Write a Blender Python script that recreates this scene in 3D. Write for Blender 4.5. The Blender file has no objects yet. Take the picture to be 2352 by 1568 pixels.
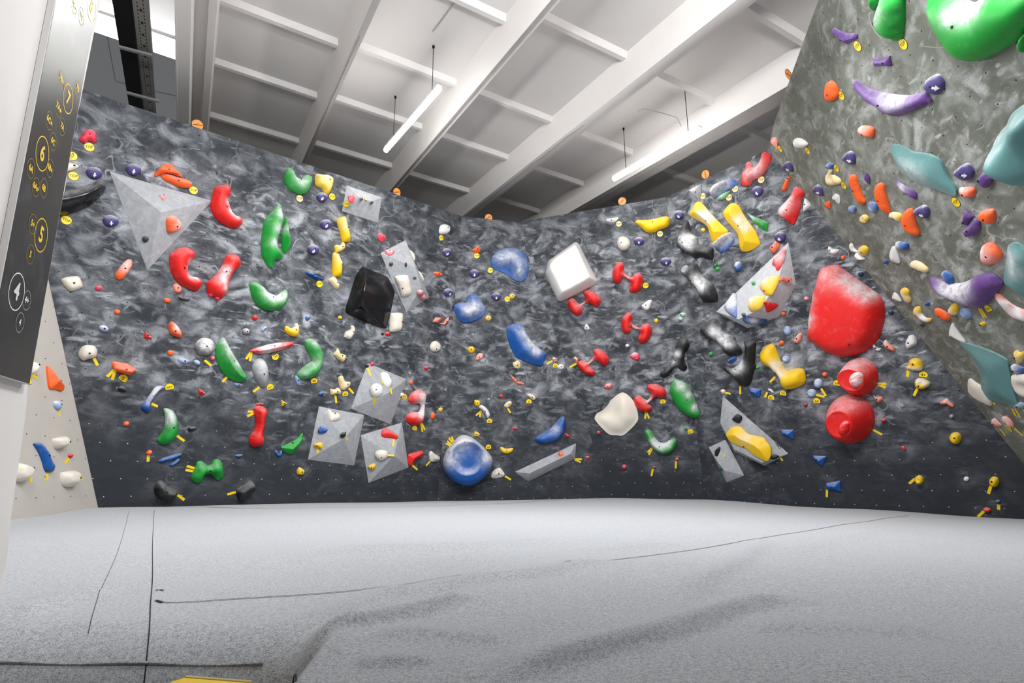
# Indoor bouldering gym: overhanging climbing walls with holds, ribbed concrete ceiling, carpeted mats
import bpy, bmesh, math, random
import numpy as np
from mathutils import Vector, Matrix
from mathutils.geometry import delaunay_2d_cdt
random.seed(7)
C = bpy.context.scene.collection
SC = bpy.context.scene

# ------------------------------------------------------------------ camera
W, H, F = 2352, 1568, 1340.0
PITCH = math.atan2(324, F)
EYE = 0.30
cam_p = Vector((0, 0, EYE))
RGT = Vector((1, 0, 0)); FWD = Vector((0, math.cos(PITCH), math.sin(PITCH))); UP = Vector((0, -math.sin(PITCH), math.cos(PITCH)))
cd = bpy.data.cameras.new('camera'); cam = bpy.data.objects.new('camera', cd); C.objects.link(cam)
cd.sensor_width = 36; cd.lens = F / W * 36; cd.clip_start = 0.02; cd.clip_end = 200
cam.location = cam_p; cam.rotation_euler = (math.pi / 2 + PITCH, 0, 0)
SC.camera = cam
K = 120.0          # 1/depth scale: depth = K / s

def ray(x, y):
    return RGT * ((x - W / 2) / F) + UP * (-(y - H / 2) / F) + FWD

class Plane:
    """n.(p - cam) = k ; nrm points to the camera side"""
    def __init__(s, n, k):
        l = n.length; n = n / l; k = k / l
        if k > 0: n, k = -n, -k
        s.n, s.k = n, k
    @classmethod
    def abc(c, a, b, cc):
        return c(RGT * (b * F) - UP * (cc * F) + FWD * (a + b * W / 2 + cc * H / 2), K)
    @classmethod
    def pts(c, p, q, r):
        n = (q - p).cross(r - p)
        return c(n, n.dot(p - cam_p))
    def hit(s, x, y, off=0.0):
        r = ray(x, y)
        return cam_p + r * ((s.k + off) / s.n.dot(r))
    def frame(s, c):
        v = Vector((0, 0, 1)) - s.n * s.n.z; v.normalize()
        u = v.cross(s.n)
        return Matrix(((u.x, v.x, s.n.x, c.x), (u.y, v.y, s.n.y, c.y), (u.z, v.z, s.n.z, c.z), (0, 0, 0, 1)))

def solve(p):
    A = np.array([[1, x, y] for x, y, _ in p], float); b = np.array([q[2] for q in p], float)
    return tuple(np.linalg.solve(A, b))
def sval(f, x, y): return f[0] + f[1] * x + f[2] * y

PA, PAb = (1060, 496), (1005, 1150)
PB, PBb = (1186, 510), (1405, 1143)
PC, PCb = (1530, 453), (1620, 1147)
fL = (22.36, -0.0086, 0.0)
fM = solve([(*PA, sval(fL, *PA)), (*PAb, sval(fL, *PAb)), (*PBb, 13.3)])
f1 = solve([(*PB, sval(fM, *PB)), (*PBb, 13.3), (*PC, 14.0)])
f2 = solve([(*PC, 14.0), (*PCb, sval(f1, *PCb)), (2120, 862, 18.6)])
PO1, PO2 = (1764, 343), (2352, 1066)
fO = solve([(*PO1, sval(f2, *PO1)), (*PO2, sval(f2, *PO2)), (2075, 100, 28.6)])
PGt, PGb = (110, 640), (225, 1165)
fG = solve([(*PGt, sval(fL, *PGt)), (*PGb, sval(fL, *PGb)), (28, 1192, 25.5)])
fP = (0.143 * 708.8, -0.143, -0.143 * 0.0982)
fS = (0.0205 * (1003 - 27.1), 0.0205 * 0.0649, -0.0205)       # beam soffits
PL = {k: Plane.abc(*f) for k, f in dict(L=fL, M=fM, A=f1, B=f2, O=fO, G=fG, P=fP, S=fS).items()}

def facet_of(x, y):
    def side(p, q): return (x - p[0]) * (q[1] - p[1]) - (y - p[1]) * (q[0] - p[0])
    if x > 1700 and (y - 343) < (x - 1764) * (1066 - 343) / (2352 - 1764): return 'O'
    if x < 260 and x < 110 + (y - 640) * 115 / 525: return 'G'
    if side(PA, PAb) < 0: return 'L'
    if side(PB, PBb) < 0: return 'M'
    if side(PC, PCb) < 0: return 'A'
    return 'B'

# ------------------------------------------------------------------ materials
def srgb(h):
    h = h.lstrip('#'); v = [int(h[i:i + 2], 16) / 255 for i in (0, 2, 4)]
    return tuple(((c / 12.92) if c <= .04045 else ((c + .055) / 1.055) ** 2.4) for c in v) + (1.0,)

class NT:
    def __init__(s, name):
        s.m = bpy.data.materials.new(name); s.m.use_nodes = True
        s.t = s.m.node_tree; s.b = s.t.nodes['Principled BSDF']
    def n(s, typ, **kw):
        nd = s.t.nodes.new(typ)
        for k, v in kw.items():
            if k.startswith('i_'):
                key = k[2:]; key = int(key) if key.isdigit() else key.replace('_', ' ')
                nd.inputs[key].default_value = v
            else: setattr(nd, k, v)
        return nd
    def l(s, a, b): s.t.links.new(a, b)
    def math(s, op, a, b=None, c=None, clamp=False):
        nd = s.t.nodes.new('ShaderNodeMath'); nd.operation = op; nd.use_clamp = clamp
        for i, v in enumerate((a, b, c)):
            if v is None: continue
            if isinstance(v, (int, float)): nd.inputs[i].default_value = v
            else: s.l(v, nd.inputs[i])
        return nd.outputs[0]
    def ramp(s, v, lo, hi, a=0.0, b=1.0, smooth=True):
        nd = s.t.nodes.new('ShaderNodeMapRange'); nd.interpolation_type = 'SMOOTHSTEP' if smooth else 'LINEAR'
        s.l(v, nd.inputs[0])
        for i, q in zip((1, 2, 3, 4), (lo, hi, a, b)): nd.inputs[i].default_value = q
        return nd.outputs[0]
    def mix(s, fac, a, b):
        nd = s.t.nodes.new('ShaderNodeMix'); nd.data_type = 'RGBA'
        for sock, v in ((nd.inputs[0], fac), (nd.inputs[6], a), (nd.inputs[7], b)):
            if isinstance(v, (int, float, tuple)): sock.default_value = v
            else: s.l(v, sock)
        return nd.outputs[2]
    def noise(s, vec, scale, detail=3, rough=.5, dist=0, typ=None):
        nd = s.n('ShaderNodeTexNoise', i_Scale=scale, i_Detail=detail, i_Roughness=rough, i_Distortion=dist)
        if typ: nd.noise_type = typ
        s.l(vec, nd.inputs['Vector']); return nd.outputs[0]
    def obj(s): return s.n('ShaderNodeTexCoord').outputs['Object']
    def attr(s, name): return s.n('ShaderNodeAttribute', attribute_name=name).outputs['Fac']
    def bump(s, h, strength, dist=.01):
        nd = s.n('ShaderNodeBump', i_Strength=strength, i_Distance=dist); s.l(h, nd.inputs['Height'])
        s.l(nd.outputs[0], s.b.inputs['Normal'])

CHALK = srgb('dcdcde')
def hold_mat(name, col, rough=.5, bump=.15, dusty=.10):
    t = NT(name); o = t.obj()
    a = t.attr('chalk')
    n1 = t.noise(o, 14, 5, .6, .6); n2 = t.noise(o, 90, 3, .6)
    k = t.math('MULTIPLY', a, t.ramp(n1, .25, .7, .45, 1.25))
    k = t.math('MULTIPLY', k, t.ramp(n2, .3, .65, .75, 1.1))
    dust = t.math('MULTIPLY', t.ramp(n1, .5, .8), dusty)
    k = t.math('MAXIMUM', t.math('MINIMUM', t.math('ADD', k, dust), .93), 0)
    t.l(t.mix(k, col, CHALK), t.b.inputs['Base Color'])
    t.l(t.math('MULTIPLY_ADD', k, .4, rough), t.b.inputs['Roughness'])
    t.b.inputs['Specular IOR Level'].default_value = .4
    if bump: t.bump(n2, bump, .004)
    return t.m
COL = dict(R='da1a16', P='e03850', O='f4601c', S='f08468', Y='ecc006', W='ddd5c8', K='18181a', B='0a519e', LB='7f9cc4', G='0e9430',
           V='463c74', U='5c3a7c', T='62908f', N='8d9094', D='1c3a62', M='8a2030', CR='e6cf98', GL='8fd0a0', WW='e2e0de', KG='3a3a3e')
HM = {k: hold_mat('resin_' + k.lower(), srgb(c), .5 if k not in 'T' else .38, .15, .03 if k in ('K', 'KG') else .07) for k, c in COL.items()}
HMG = {k: hold_mat('glossy_resin_' + k.lower(), srgb('e8e6e2' if k == 'W' else COL[k]), .16, .03, .02) for k in ('K', 'W', 'B', 'R', 'T')}
CNAME = dict(R='red', P='pink-red', O='orange', S='salmon', Y='yellow', W='cream', K='black', B='blue', LB='pale blue', G='green', V='purple',
             U='purple', T='teal', N='grey', D='dark blue', M='maroon', CR='cream', GL='pale green', WW='white', KG='grey')

def flat_mat(name, hexc, rough=.6, metal=0.0, noise=0.0, nscale=8, dirt='6a6560'):
    t = NT(name); t.b.inputs['Roughness'].default_value = rough; t.b.inputs['Metallic'].default_value = metal
    if noise:
        o = t.obj(); n = t.noise(o, nscale, 6, .65)
        t.l(t.mix(t.math('MULTIPLY', t.ramp(n, .45, .75), noise), srgb(hexc), srgb(dirt)), t.b.inputs['Base Color'])
        t.bump(n, .15, .01)
    else: t.b.inputs['Base Color'].default_value = srgb(hexc)
    return t.m
M_TAPE = flat_mat('yellow_tape', 'f0cc10', .5)
M_TAG = flat_mat('yellow_tag', 'f4d018', .45)
M_TAGP = flat_mat('pale_tag', 'ecc98c', .5)
M_INK = flat_mat('black_print', '15140f', .5)
M_BOLT = flat_mat('bolt_steel', '2a2a2c', .4, .6)
M_WHITE = flat_mat('white_arrow', 'e4e2e4', .6)
M_ORTAG = flat_mat('orange_sign', 'f09030', .45)
M_CHALKLINE = flat_mat('chalk_line', 'c9cbce', .9)
M_SEAM = flat_mat('dark_groove', '101113', .9)
M_STEEL = flat_mat('galvanised_steel', 'a4a4a2', .45, .5)
M_BLACKST = flat_mat('black_steel', '141415', .7)
M_BLACKST.node_tree.nodes['Principled BSDF'].inputs['Specular IOR Level'].default_value = .15
M_CRACK = flat_mat('joint_crack', '8a8480', .9)
M_PLASTER = flat_mat('white_plaster', 'dcd8d5', .85, 0, .22, 3, 'b0a8a2')
M_PAINT = flat_mat('white_ceiling_paint', 'd6d2cf', .8, 0, .16, 1.3, 'b8aea8')
M_FARWALL = flat_mat('bright_white_wall', 'f2f3f4', .8)
M_VOL = hold_mat('grey_volume_paint', srgb('8b8f95'), .6, .25)
M_VOLW = hold_mat('light_grey_volume_paint', srgb('a9adb2'), .6, .25)

def wall_mat(name, base, chalkcol, amount, holes_dark, tone=None):
    t = NT(name); o = t.obj()
    a = t.attr('chalk')
    big = t.noise(o, 1.0, 2, .5)
    fine = t.noise(o, 60, 4, .7)
    def stroke(ang, sx, sy, off, lo, hi):
        mp = t.n('ShaderNodeMapping'); t.l(o, mp.inputs['Vector'])
        mp.inputs['Rotation'].default_value = (0, 0, math.radians(ang)); mp.inputs['Scale'].default_value = (sx, sy, 1); mp.inputs['Location'].default_value = (off, off * 1.7, 0)
        return t.ramp(t.noise(mp.outputs[0], 1.0, 3, .5, .7), lo, hi)
    blot = t.ramp(t.noise(o, 3.4, 6, .66, .25), .50, .76)
    k1 = t.math('MULTIPLY', stroke(25, 2.9, 4.6, 3.1, .50, .80), .85)
    k2 = t.math('MULTIPLY', stroke(-35, 3.4, 5.6, 9.4, .51, .80), .85)
    k3 = t.math('MULTIPLY', stroke(80, 4.5, 7.5, 17.2, .52, .78), .85)
    k4 = t.math('MULTIPLY', stroke(10, 5.0, 15.0, 23.7, .57, .75), .8)
    rr = t.math('ABSOLUTE', t.math('SUBTRACT', t.noise(o, 2.1, 2, .45, .4), .5))
    k5 = t.math('MULTIPLY', t.math('MULTIPLY', t.ramp(rr, .010, 0.0), t.ramp(t.noise(o, 2.7, 1), .50, .60)), .55)
    k = t.math('MAXIMUM', t.math('MAXIMUM', k1, k2), t.math('MAXIMUM', k3, k4))
    k = t.math('MAXIMUM', t.math('MAXIMUM', k, t.math('MULTIPLY', blot, .55)), k5)
    k = t.math('MULTIPLY', k, t.ramp(fine, .25, .7, .55, 1.15))
    k = t.math('MULTIPLY', k, t.ramp(big, .3, .7, .65, 1.15))
    # splashes of fine chalk dots
    vo = t.n('ShaderNodeTexVoronoi', i_Scale=34.0); t.l(o, vo.inputs['Vector'])
    dots = t.math('MULTIPLY', t.ramp(vo.outputs['Distance'], .09, .05), t.ramp(t.noise(o, 3.1, 2), .5, .66))
    haze = t.math('MULTIPLY', t.ramp(t.noise(o, 3.2, 5, .6, .3), .35, .75), .20)
    k = t.math('MULTIPLY', t.math('ADD', k, haze), a)
    k = t.math('MULTIPLY', k, amount)
    k = t.math('MINIMUM', t.math('ADD', k, t.math('MULTIPLY', dots, .30)), .9)
    # threaded insert grid, two staggered lattices
    sep = t.n('ShaderNodeSeparateXYZ'); t.l(o, sep.inputs[0])
    def lattice(off):
        fx = t.math('SUBTRACT', t.math('FRACT', t.math('MULTIPLY_ADD', sep.outputs[0], 1 / .24, off)), .5)
        fy = t.math('SUBTRACT', t.math('FRACT', t.math('MULTIPLY_ADD', sep.outputs[1], 1 / .36, off)), .5)
        d = t.math('ADD', t.math('POWER', t.math('MULTIPLY', fx, .24), 2), t.math('POWER', t.math('MULTIPLY', fy, .36), 2))
        return t.math('LESS_THAN', d, .0062 ** 2)
    hole = t.math('MAXIMUM', lattice(0.0), lattice(.5))
    col = t.mix(k, base, chalkcol)
    hc = t.mix(t.ramp(a, .2, .5), srgb('b0b2b4'), srgb('0c0c0d')) if not holes_dark else srgb('0c0c0d')
    col = t.mix(hole, col, hc)
    t.l(col, t.b.inputs['Base Color']); t.b.inputs['Roughness'].default_value = .72
    t.b.inputs['Specular IOR Level'].default_value = .25
    t.bump(fine, .12, .004)
    return t.m
M_DARK = wall_mat('dark_wall_paint', srgb('2c3036'), srgb('c0c4cb'), .62, False)
M_OLIVE = wall_mat('olive_wall_paint', srgb('62655a'), srgb('cfd1d0'), .5, True)
M_GREYW = wall_mat('light_grey_wall_paint', srgb('b4afa8'), srgb('d4d0ca'), .3, True)

def carpet_mat():
    t = NT('grey_carpet'); o = t.obj()
    n = t.noise(o, 420, 3, .7); n2 = t.noise(o, 110, 2, .6); n3 = t.noise(o, 1.5, 3, .6)
    k = t.math('ADD', t.math('MULTIPLY', n, .75), t.math('MULTIPLY', n2, .25))
    k = t.ramp(k, .30, .66)
    c = t.mix(k, srgb('646a72'), srgb('cfd1d5'))
    c = t.mix(t.math('MULTIPLY', t.ramp(n3, .45, .75), .25), c, srgb('b2b6bc'))
    t.l(c, t.b.inputs['Base Color']); t.b.inputs['Roughness'].default_value = .95
    t.b.inputs['Specular IOR Level'].default_value = .1
    t.b.inputs['Sheen Weight'].default_value = .25
    t.bump(n, .5, .004)
    return t.m
M_CARPET = carpet_mat()

# ------------------------------------------------------------------ object helpers
def new_obj(name, me, mat=None, parent=None, mw=None, **props):
    o = bpy.data.objects.new(name, me); C.objects.link(o)
    if mat is not None and me is not None and not me.materials: me.materials.append(mat)
    if parent is not None: o.parent = parent
    if mw is not None: o.matrix_local = mw
    for k, v in props.items():
        if v: o[k] = v
    return o
def empty(name, loc, **props):
    o = bpy.data.objects.new(name, None); C.objects.link(o); o.location = loc; o.empty_display_size = .1
    for k, v in props.items():
        if v: o[k] = v
    return o
def mesh(name, vs, fs, smooth=None):
    me = bpy.data.meshes.new(name); me.from_pydata([tuple(v) for v in vs], [], fs); me.update()
    if smooth is not None:
        me.polygons.foreach_set('use_smooth', [True] * len(me.polygons))
        if smooth < 3: me.set_sharp_from_angle(angle=smooth)
    return me
def fix_normals(me):
    bm = bmesh.new(); bm.from_mesh(me); bmesh.ops.recalc_face_normals(bm, faces=bm.faces); bm.to_mesh(me); bm.free()
def box_mesh(name, c, ax, ay, az, hx, hy, hz):
    vs = [c + ax * (sx * hx) + ay * (sy * hy) + az * (sz * hz) for sx in (-1, 1) for sy in (-1, 1) for sz in (-1, 1)]
    return mesh(name, vs, [(0, 1, 3, 2), (4, 6, 7, 5), (0, 4, 5, 1), (2, 3, 7, 6), (0, 2, 6, 4), (1, 5, 7, 3)])
def tube_mesh(name, pts, r, seg=8):
    vs, fs = [], []
    for i, p in enumerate(pts):
        d = (pts[min(i + 1, len(pts) - 1)] - pts[max(i - 1, 0)]).normalized()
        a = d.orthogonal().normalized(); b = d.cross(a)
        for j in range(seg):
            t = 2 * math.pi * j / seg; vs.append(p + a * (r * math.cos(t)) + b * (r * math.sin(t)))
    n = len(pts)
    for i in range(n - 1):
        for j in range(seg):
            k = (j + 1) % seg; fs.append((i * seg + j, i * seg + k, (i + 1) * seg + k, (i + 1) * seg + j))
    fs.append(tuple(range(seg))[::-1]); fs.append(tuple(range((n - 1) * seg, n * seg)))
    return mesh(name, vs, fs, .8)

def catmull(p, n=4, closed=True):
    out = []; m = len(p)
    rng = range(m) if closed else range(m - 1)
    for i in rng:
        if closed: a, b, c, d = p[i - 1], p[i], p[(i + 1) % m], p[(i + 2) % m]
        else: a, b, c, d = p[max(i - 1, 0)], p[i], p[i + 1], p[min(i + 2, m - 1)]
        for j in range(n):
            t = j / n
            out.append(tuple(.5 * (2 * b[q] + (c[q] - a[q]) * t + (2 * a[q] - 5 * b[q] + 4 * c[q] - d[q]) * t * t + (3 * b[q] - a[q] - 3 * c[q] + d[q]) * t ** 3) for q in (0, 1)))
    if not closed: out.append(tuple(p[-1]))
    return out
def densify(p, step):
    out = []; m = len(p)
    for i in range(m):
        a, b = p[i], p[(i + 1) % m]; l = math.dist(a, b); k = max(1, int(l / step + .5))
        for j in range(k): out.append((a[0] + (b[0] - a[0]) * j / k, a[1] + (b[1] - a[1]) * j / k))
    return out
def seg_dist(P, poly):
    A = np.array(poly); B = np.roll(A, -1, 0); d = np.full(len(P), 1e9)
    for a, b in zip(A, B):
        ab = b - a; l2 = max(ab @ ab, 1e-12); t = np.clip(((P - a) @ ab) / l2, 0, 1)
        d = np.minimum(d, np.hypot(*(P - a - t[:, None] * ab).T))
    return d
def inside(P, poly):
    x, y = P[:, 0], P[:, 1]; r = np.zeros(len(P), bool); m = len(poly)
    for i in range(m):
        (x0, y0), (x1, y1) = poly[i], poly[(i + 1) % m]
        if y0 == y1: continue
        c = ((y0 > y) != (y1 > y)) & (x < (x1 - x0) * (y - y0) / (y1 - y0) + x0); r ^= c
    return r
def area(p): return sum(p[i - 1][0] * p[i][1] - p[i][0] * p[i - 1][1] for i in range(len(p))) / 2
def triangulate(poly, step, jitter=.0, holes=()):
    """polygon -> (verts2d, tris, n_boundary) with interior points about `step` apart"""
    if area(poly) < 0: poly = poly[::-1]
    xs = [p[0] for p in poly]; ys = [p[1] for p in poly]
    gx = np.arange(min(xs), max(xs), step); gy = np.arange(min(ys), max(ys), step * .866)
    G = np.array([(x + (step / 2 if j % 2 else 0), y) for j, y in enumerate(gy) for x in gx]) if len(gx) and len(gy) else np.zeros((0, 2))
    if len(G):
        G = G[inside(G, poly)]
        if len(G): G = G[seg_dist(G, poly) > step * .45]
    vin = [Vector(p) for p in poly] + [Vector(p) for p in G]
    r = delaunay_2d_cdt(vin, [], [list(range(len(poly)))], 1, 1e-6)
    vs = [tuple(v) for v in r[0]]; fs = []
    for f in r[2]:
        f = list(f)
        if len(f) == 3:
            a, b, c = (vs[i] for i in f)
            if (b[0] - a[0]) * (c[1] - a[1]) - (b[1] - a[1]) * (c[0] - a[0]) < 0: f = f[::-1]
        fs.append(f)
    return vs, fs, poly

def text_mesh(s, size, bold=.0):
    key = (s, size, bold)
    if key in text_mesh.c: return text_mesh.c[key]
    cu = bpy.data.curves.new('t', 'FONT'); cu.body = s; cu.size = size; cu.align_x = 'CENTER'; cu.align_y = 'CENTER'; cu.offset = bold; cu.resolution_u = 3
    o = bpy.data.objects.new('t', cu); C.objects.link(o); bpy.context.view_layer.update()
    me = bpy.data.meshes.new_from_object(o.evaluated_get(bpy.context.evaluated_depsgraph_get()))
    bpy.data.objects.remove(o); me.materials.clear(); me.name = 'lettering'
    text_mesh.c[key] = me; return me
text_mesh.c = {}
def ribbon2d(pts, w):
    vs, fs = [], []
    for i, p in enumerate(pts):
        a = pts[max(i - 1, 0)]; b = pts[min(i + 1, len(pts) - 1)]
        d = np.array(b) - np.array(a); l = np.hypot(*d) or 1; nx, ny = -d[1] / l * w / 2, d[0] / l * w / 2
        vs += [(p[0] + nx, p[1] + ny), (p[0] - nx, p[1] - ny)]
        if i: k = 2 * i; fs.append((k - 2, k - 1, k + 1, k))
    return vs, fs
# ------------------------------------------------------------------ climbing walls
def wall_panel(name, key, poly, mat, label, chalkfn, thick=.1, step=.07):
    pl = PL[key]; c = pl.hit(*poly[0]); mw = pl.frame(c); inv = mw.inverted()
    p2 = [(inv @ pl.hit(*p)).to_2d()[:] for p in poly]
    vs, fs, b = triangulate(densify(p2, step * 2), step)
    n = len(vs); nb = len(b)
    # boundary order in the result equals input order
    V = [(x, y, 0) for x, y in vs] + [(x, y, -thick) for x, y in vs[:nb]]
    Fs = list(fs) + [(i, n + i, n + (i + 1) % nb, (i + 1) % nb) for i in range(nb)] + [tuple(range(n + nb - 1, n - 1, -1))]
    me = mesh(name, V, Fs); fix_normals(me)
    at = me.attributes.new('chalk', 'FLOAT', 'POINT')
    WP = [mw @ Vector(v) for v in V]
    base = np.array([chalkfn(p) for p in WP]); A = np.array([p[:] for p in WP])
    for q, r, s in HALOS:
        d = np.sqrt(((A - np.array(q[:])) ** 2).sum(1)); base += s * np.exp(-(d / r) ** 2)
    at.data.foreach_set('value', np.minimum(base, 1.6).astype(np.float32))
    o = new_obj(name, me, mat, None, mw, kind='structure', label=label)
    WALLS[key] = o
    return o
WALLS = {}; HALOS = []
def sm(a, b, x):
    t = min(1, max(0, (x - a) / (b - a))); return t * t * (3 - 2 * t)
def px_of(p):
    d = p - cam_p; D = d.dot(FWD); return W / 2 + F * d.dot(RGT) / D, H / 2 - F * d.dot(UP) / D
def chalk_dark(p):
    z = p.z
    return min(1.5, sm(.45, 1.9, z) * (1 - .35 * sm(3.3, 4.2, z)) + .05)
def chalk_olive(p): return min(1.5, sm(-.1, 1.2, p.z) * (1 - .25 * sm(3.2, 4, p.z)) + .1)
def build_walls():
    a = wall_panel('wall_left', 'L', [(5, 143), PA, PAb, (1003, 1172), (229, 1186), (225, 1165)], M_DARK, 'dark chalk-smeared climbing wall on the left', chalk_dark)
    wall_panel('wall_middle', 'M', [PA, PB, PBb, (1412, 1165), (1003, 1172), PAb], M_DARK, 'narrow dark climbing wall facet in the middle', chalk_dark)
    wall_panel('wall_right_of_middle', 'A', [PB, PC, PCb, (1623, 1169), (1412, 1165), PBb], M_DARK, 'dark climbing wall facet right of the middle', chalk_dark)
    wall_panel('wall_right', 'B', [PC, PO1, PO2, (2458, 1197), (2466, 1216), (1623, 1169), PCb], M_DARK, 'dark climbing wall at the right under the olive wall', chalk_dark)
    wall_panel('wall_overhang', 'O', [PO1, (1780, 276), (1880, 0), (1950, -190), (2640, -190), (2640, 1255), (2458, 1197), PO2], M_OLIVE, 'olive green overhanging climbing wall on the right', chalk_olive)
    wall_panel('wall_far_left', 'G', [(5, 143), PGb, (229, 1186), (28, 1210), (-120, 1232), (-120, 143)], M_GREYW, 'light grey climbing wall at the far left', lambda p: .35)

def wall_lines(key, name, polys, w, mat, label=None):
    """thin strokes lying on a wall (child of the wall)"""
    pl = PL[key]; wo = WALLS[key]; inv = wo.matrix_local.inverted(); vs, fs = [], []
    for p in polys:
        q = [(inv @ pl.hit(*a)).to_2d()[:] for a in p]
        v, f = ribbon2d(q, w); k = len(vs)
        vs += [(x, y, .0016) for x, y in v]; fs += [tuple(i + k for i in g) for g in f]
    new_obj(name, mesh(name, vs, fs), mat, wo, None, label=label)

# ------------------------------------------------------------------ ceiling
def build_ceiling():
    S = PL['S']; n_up = -S.n if S.n.z < 0 else S.n
    a = ray(418, 1003); a = (a - n_up * a.dot(n_up)).normalized()
    b = a.cross(n_up).normalized()
    if b.x < 0: b = -b
    O = S.hit(418, 0)
    def bo(x0): return (S.hit(x0, 0) - O).dot(b)
    WEB, A0, A1 = .34, -7.0, 13.0
    slabpl = Plane(n_up, n_up.dot(O + n_up * WEB - cam_p))
    sb = lambda x, y: ((slabpl.hit(x, y) - O).dot(a), (slabpl.hit(x, y) - O).dot(b))
    def bx(b0, b1, h0, h1, a0=A0, a1=A1):
        return box_mesh('beam', O + a * ((a0 + a1) / 2) + b * ((b0 + b1) / 2) + n_up * ((h0 + h1) / 2), a, b, n_up, (a1 - a0) / 2, (b1 - b0) / 2, (h1 - h0) / 2)
    bL = bo(478)
    beams = [(bo(856), bo(874.7)), (bo(1266), bo(1288)), (bo(1692), bo(1740)), (bo(2150), bo(2227))]
    bR = beams[-1][1] + 2.9
    me = bx(bL, bR + 6.6, WEB, WEB + .12); me.name = 'ceiling'
    slab = new_obj('ceiling', me, M_PAINT, kind='structure', label='white painted ribbed concrete ceiling')
    for i, (p, q) in enumerate(beams):
        new_obj('beam', bx(p, q, 0, WEB), M_PAINT, slab)
        # sloped flanks of the double-tee web
        vs = []
        for aa in (A0, A1):
            for (u, h) in ((p, 0), (p - .10, WEB), (q, WEB), (q, 0)):
                vs.append(O + a * aa + b * u + n_up * h)
        m2 = mesh('beam_web', vs, [(0, 1, 5, 4), (1, 2, 6, 5), (2, 3, 7, 6), (3, 0, 4, 7), (0, 3, 2, 1), (4, 5, 6, 7)])
        new_obj('beam_web', m2, M_PAINT, slab)
        # cracked joint line along the soffit
        jl = []
        rr = random.Random(i)
        for k in range(60):
            aa = A0 + 6.5 + k * .18
            jl.append(O + a * aa + b * (p + (q - p) * .35 + rr.uniform(-.006, .006)) - n_up * .002)
        new_obj('joint_crack', tube_mesh('joint_crack', jl, .002, 4), M_CRACK, slab)
    for e_ in (1.5, 3.2, 4.9, 6.6): new_obj('beam', bx(beams[-1][1] + e_, beams[-1][1] + e_ + .12, 0, WEB), M_PAINT, slab)
    # left edge beam, girder
    new_obj('edge_beam', bx(bo(480), bo(500), 0, WEB), M_PAINT, slab)
    ribs = {0: [(534, 4), (501, 141), (491, 263)], 1: [(829.8, 104), (768.6, 221), (725, 326)], 2: [(1254, 39), (1103, 210), (1015, 308), (936, 394)],
            3: [(1719, 14), (1513, 172), (1341, 306), (1228, 383), (1138, 453)], 4: [(1726, 300), (1528, 389)]}
    edges = [bo(500)] + [v for pq in beams for v in pq] + [bR]
    for k, pts in ribs.items():
        b0, b1 = edges[2 * k], edges[2 * k + 1]
        aa = [sb(x, y)[0] for x, y in pts]
        if len(aa) > 1:
            st = abs(aa[-1] - aa[0]) / (len(aa) - 1); aa = aa + [max(aa) + st, min(aa) - st, max(aa) + 2 * st]
        for q in aa:
            vs = []
            for u in (b0, b1):
                for (da, h) in ((-.07, WEB), (-.03, WEB - .06), (.03, WEB - .06), (.07, WEB)):
                    vs.append(O + a * (q + da) + b * u + n_up * h)
            new_obj('rib', mesh('rib', vs, [(0, 1, 5, 4), (1, 2, 6, 5), (2, 3, 7, 6), (3, 0, 4, 7), (0, 3, 2, 1), (4, 5, 6, 7)]), M_PAINT, slab)
    # girder left of the roof panels
    g = new_obj('trim_1', bx(bo(411), bo(446), -.18, .5), M_PLASTER, kind='structure', label='white concrete girder beside the roof opening')
    new_obj('ledge', bx(bo(446), bo(481), .06, .4), M_PAINT, g)
    new_obj('plaster_edge', bx(bo(409), bo(412.5), -.19, .1), M_PLASTER, g)
    # far wall behind the opening, with a cornice
    bw = lambda a0, a1, b0, b1, h0, h1: bx(b0, b1, h0, h1, a0, a1)
    fa = 7.2
    fw = new_obj('wall_back', bw(fa, fa + .15, bo(411) - 6.5, bo(411) + .2, -3.6, 1.7), M_FARWALL, kind='structure', label='bright white wall seen through the opening above the dark wall')
    return O, a, b, n_up, bo, bw, bx, slabpl, WEB

# ------------------------------------------------------------------ mat
def ground(x, y, z=0.0):
    r = ray(x, y); return cam_p + r * ((z - EYE) / r.z)
FOLDS = [([(655, 1535), (690, 1478), (740, 1455), (850, 1430), (960, 1405), (1050, 1378), (1120, 1366)], .016, .022),
         ([(1080, 1575), (1200, 1545), (1400, 1490), (1500, 1465), (1600, 1432), (1700, 1402), (1790, 1384), (1900, 1385)], .016, .030),
         ([(1570, 1385), (1620, 1340), (1690, 1305), (1740, 1270), (1770, 1240)], .012, .035),
         ([(740, 1425), (830, 1388), (900, 1362), (960, 1350)], .009, .03),
         ([(900, 1372), (1000, 1352), (1100, 1332), (1250, 1318), (1330, 1300), (1420, 1290)], .012, .04),
         ([(1780, 1285), (1900, 1250), (2020, 1215)], .010, .05),
         ([(0, 1422), (60, 1405), (150, 1380), (240, 1355)], .010, .04),
         ([(700, 1276), (900, 1266), (1100, 1258), (1300, 1240)], .012, .07),
         ([(1360, 1270), (1480, 1260), (1540, 1247)], .010, .06),
         ([(810, 1532), (900, 1522), (1000, 1524)], .007, .02),
         ([(840, 1455), (960, 1455), (1080, 1466), (1180, 1470)], .007, .03),
         ([(1700, 1440), (1950, 1445), (2200, 1455)], .006, .04)]
FD = [(np.array([ground(x, y).to_2d()[:] for x, y in catmull(p, 4, False)]), a, w) for p, a, w in FOLDS]
BASE_PX = [(-120, 1215, 'G'), (28, 1192, 'G'), (225, 1165, 'L'), (620, 1157, 'L'), (1005, 1150, 'L'), (1405, 1143, 'M'), (1620, 1147, 'A'), (1950, 1168, 'B'), (2352, 1192, 'B'), (2458, 1197, 'B')]
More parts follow.
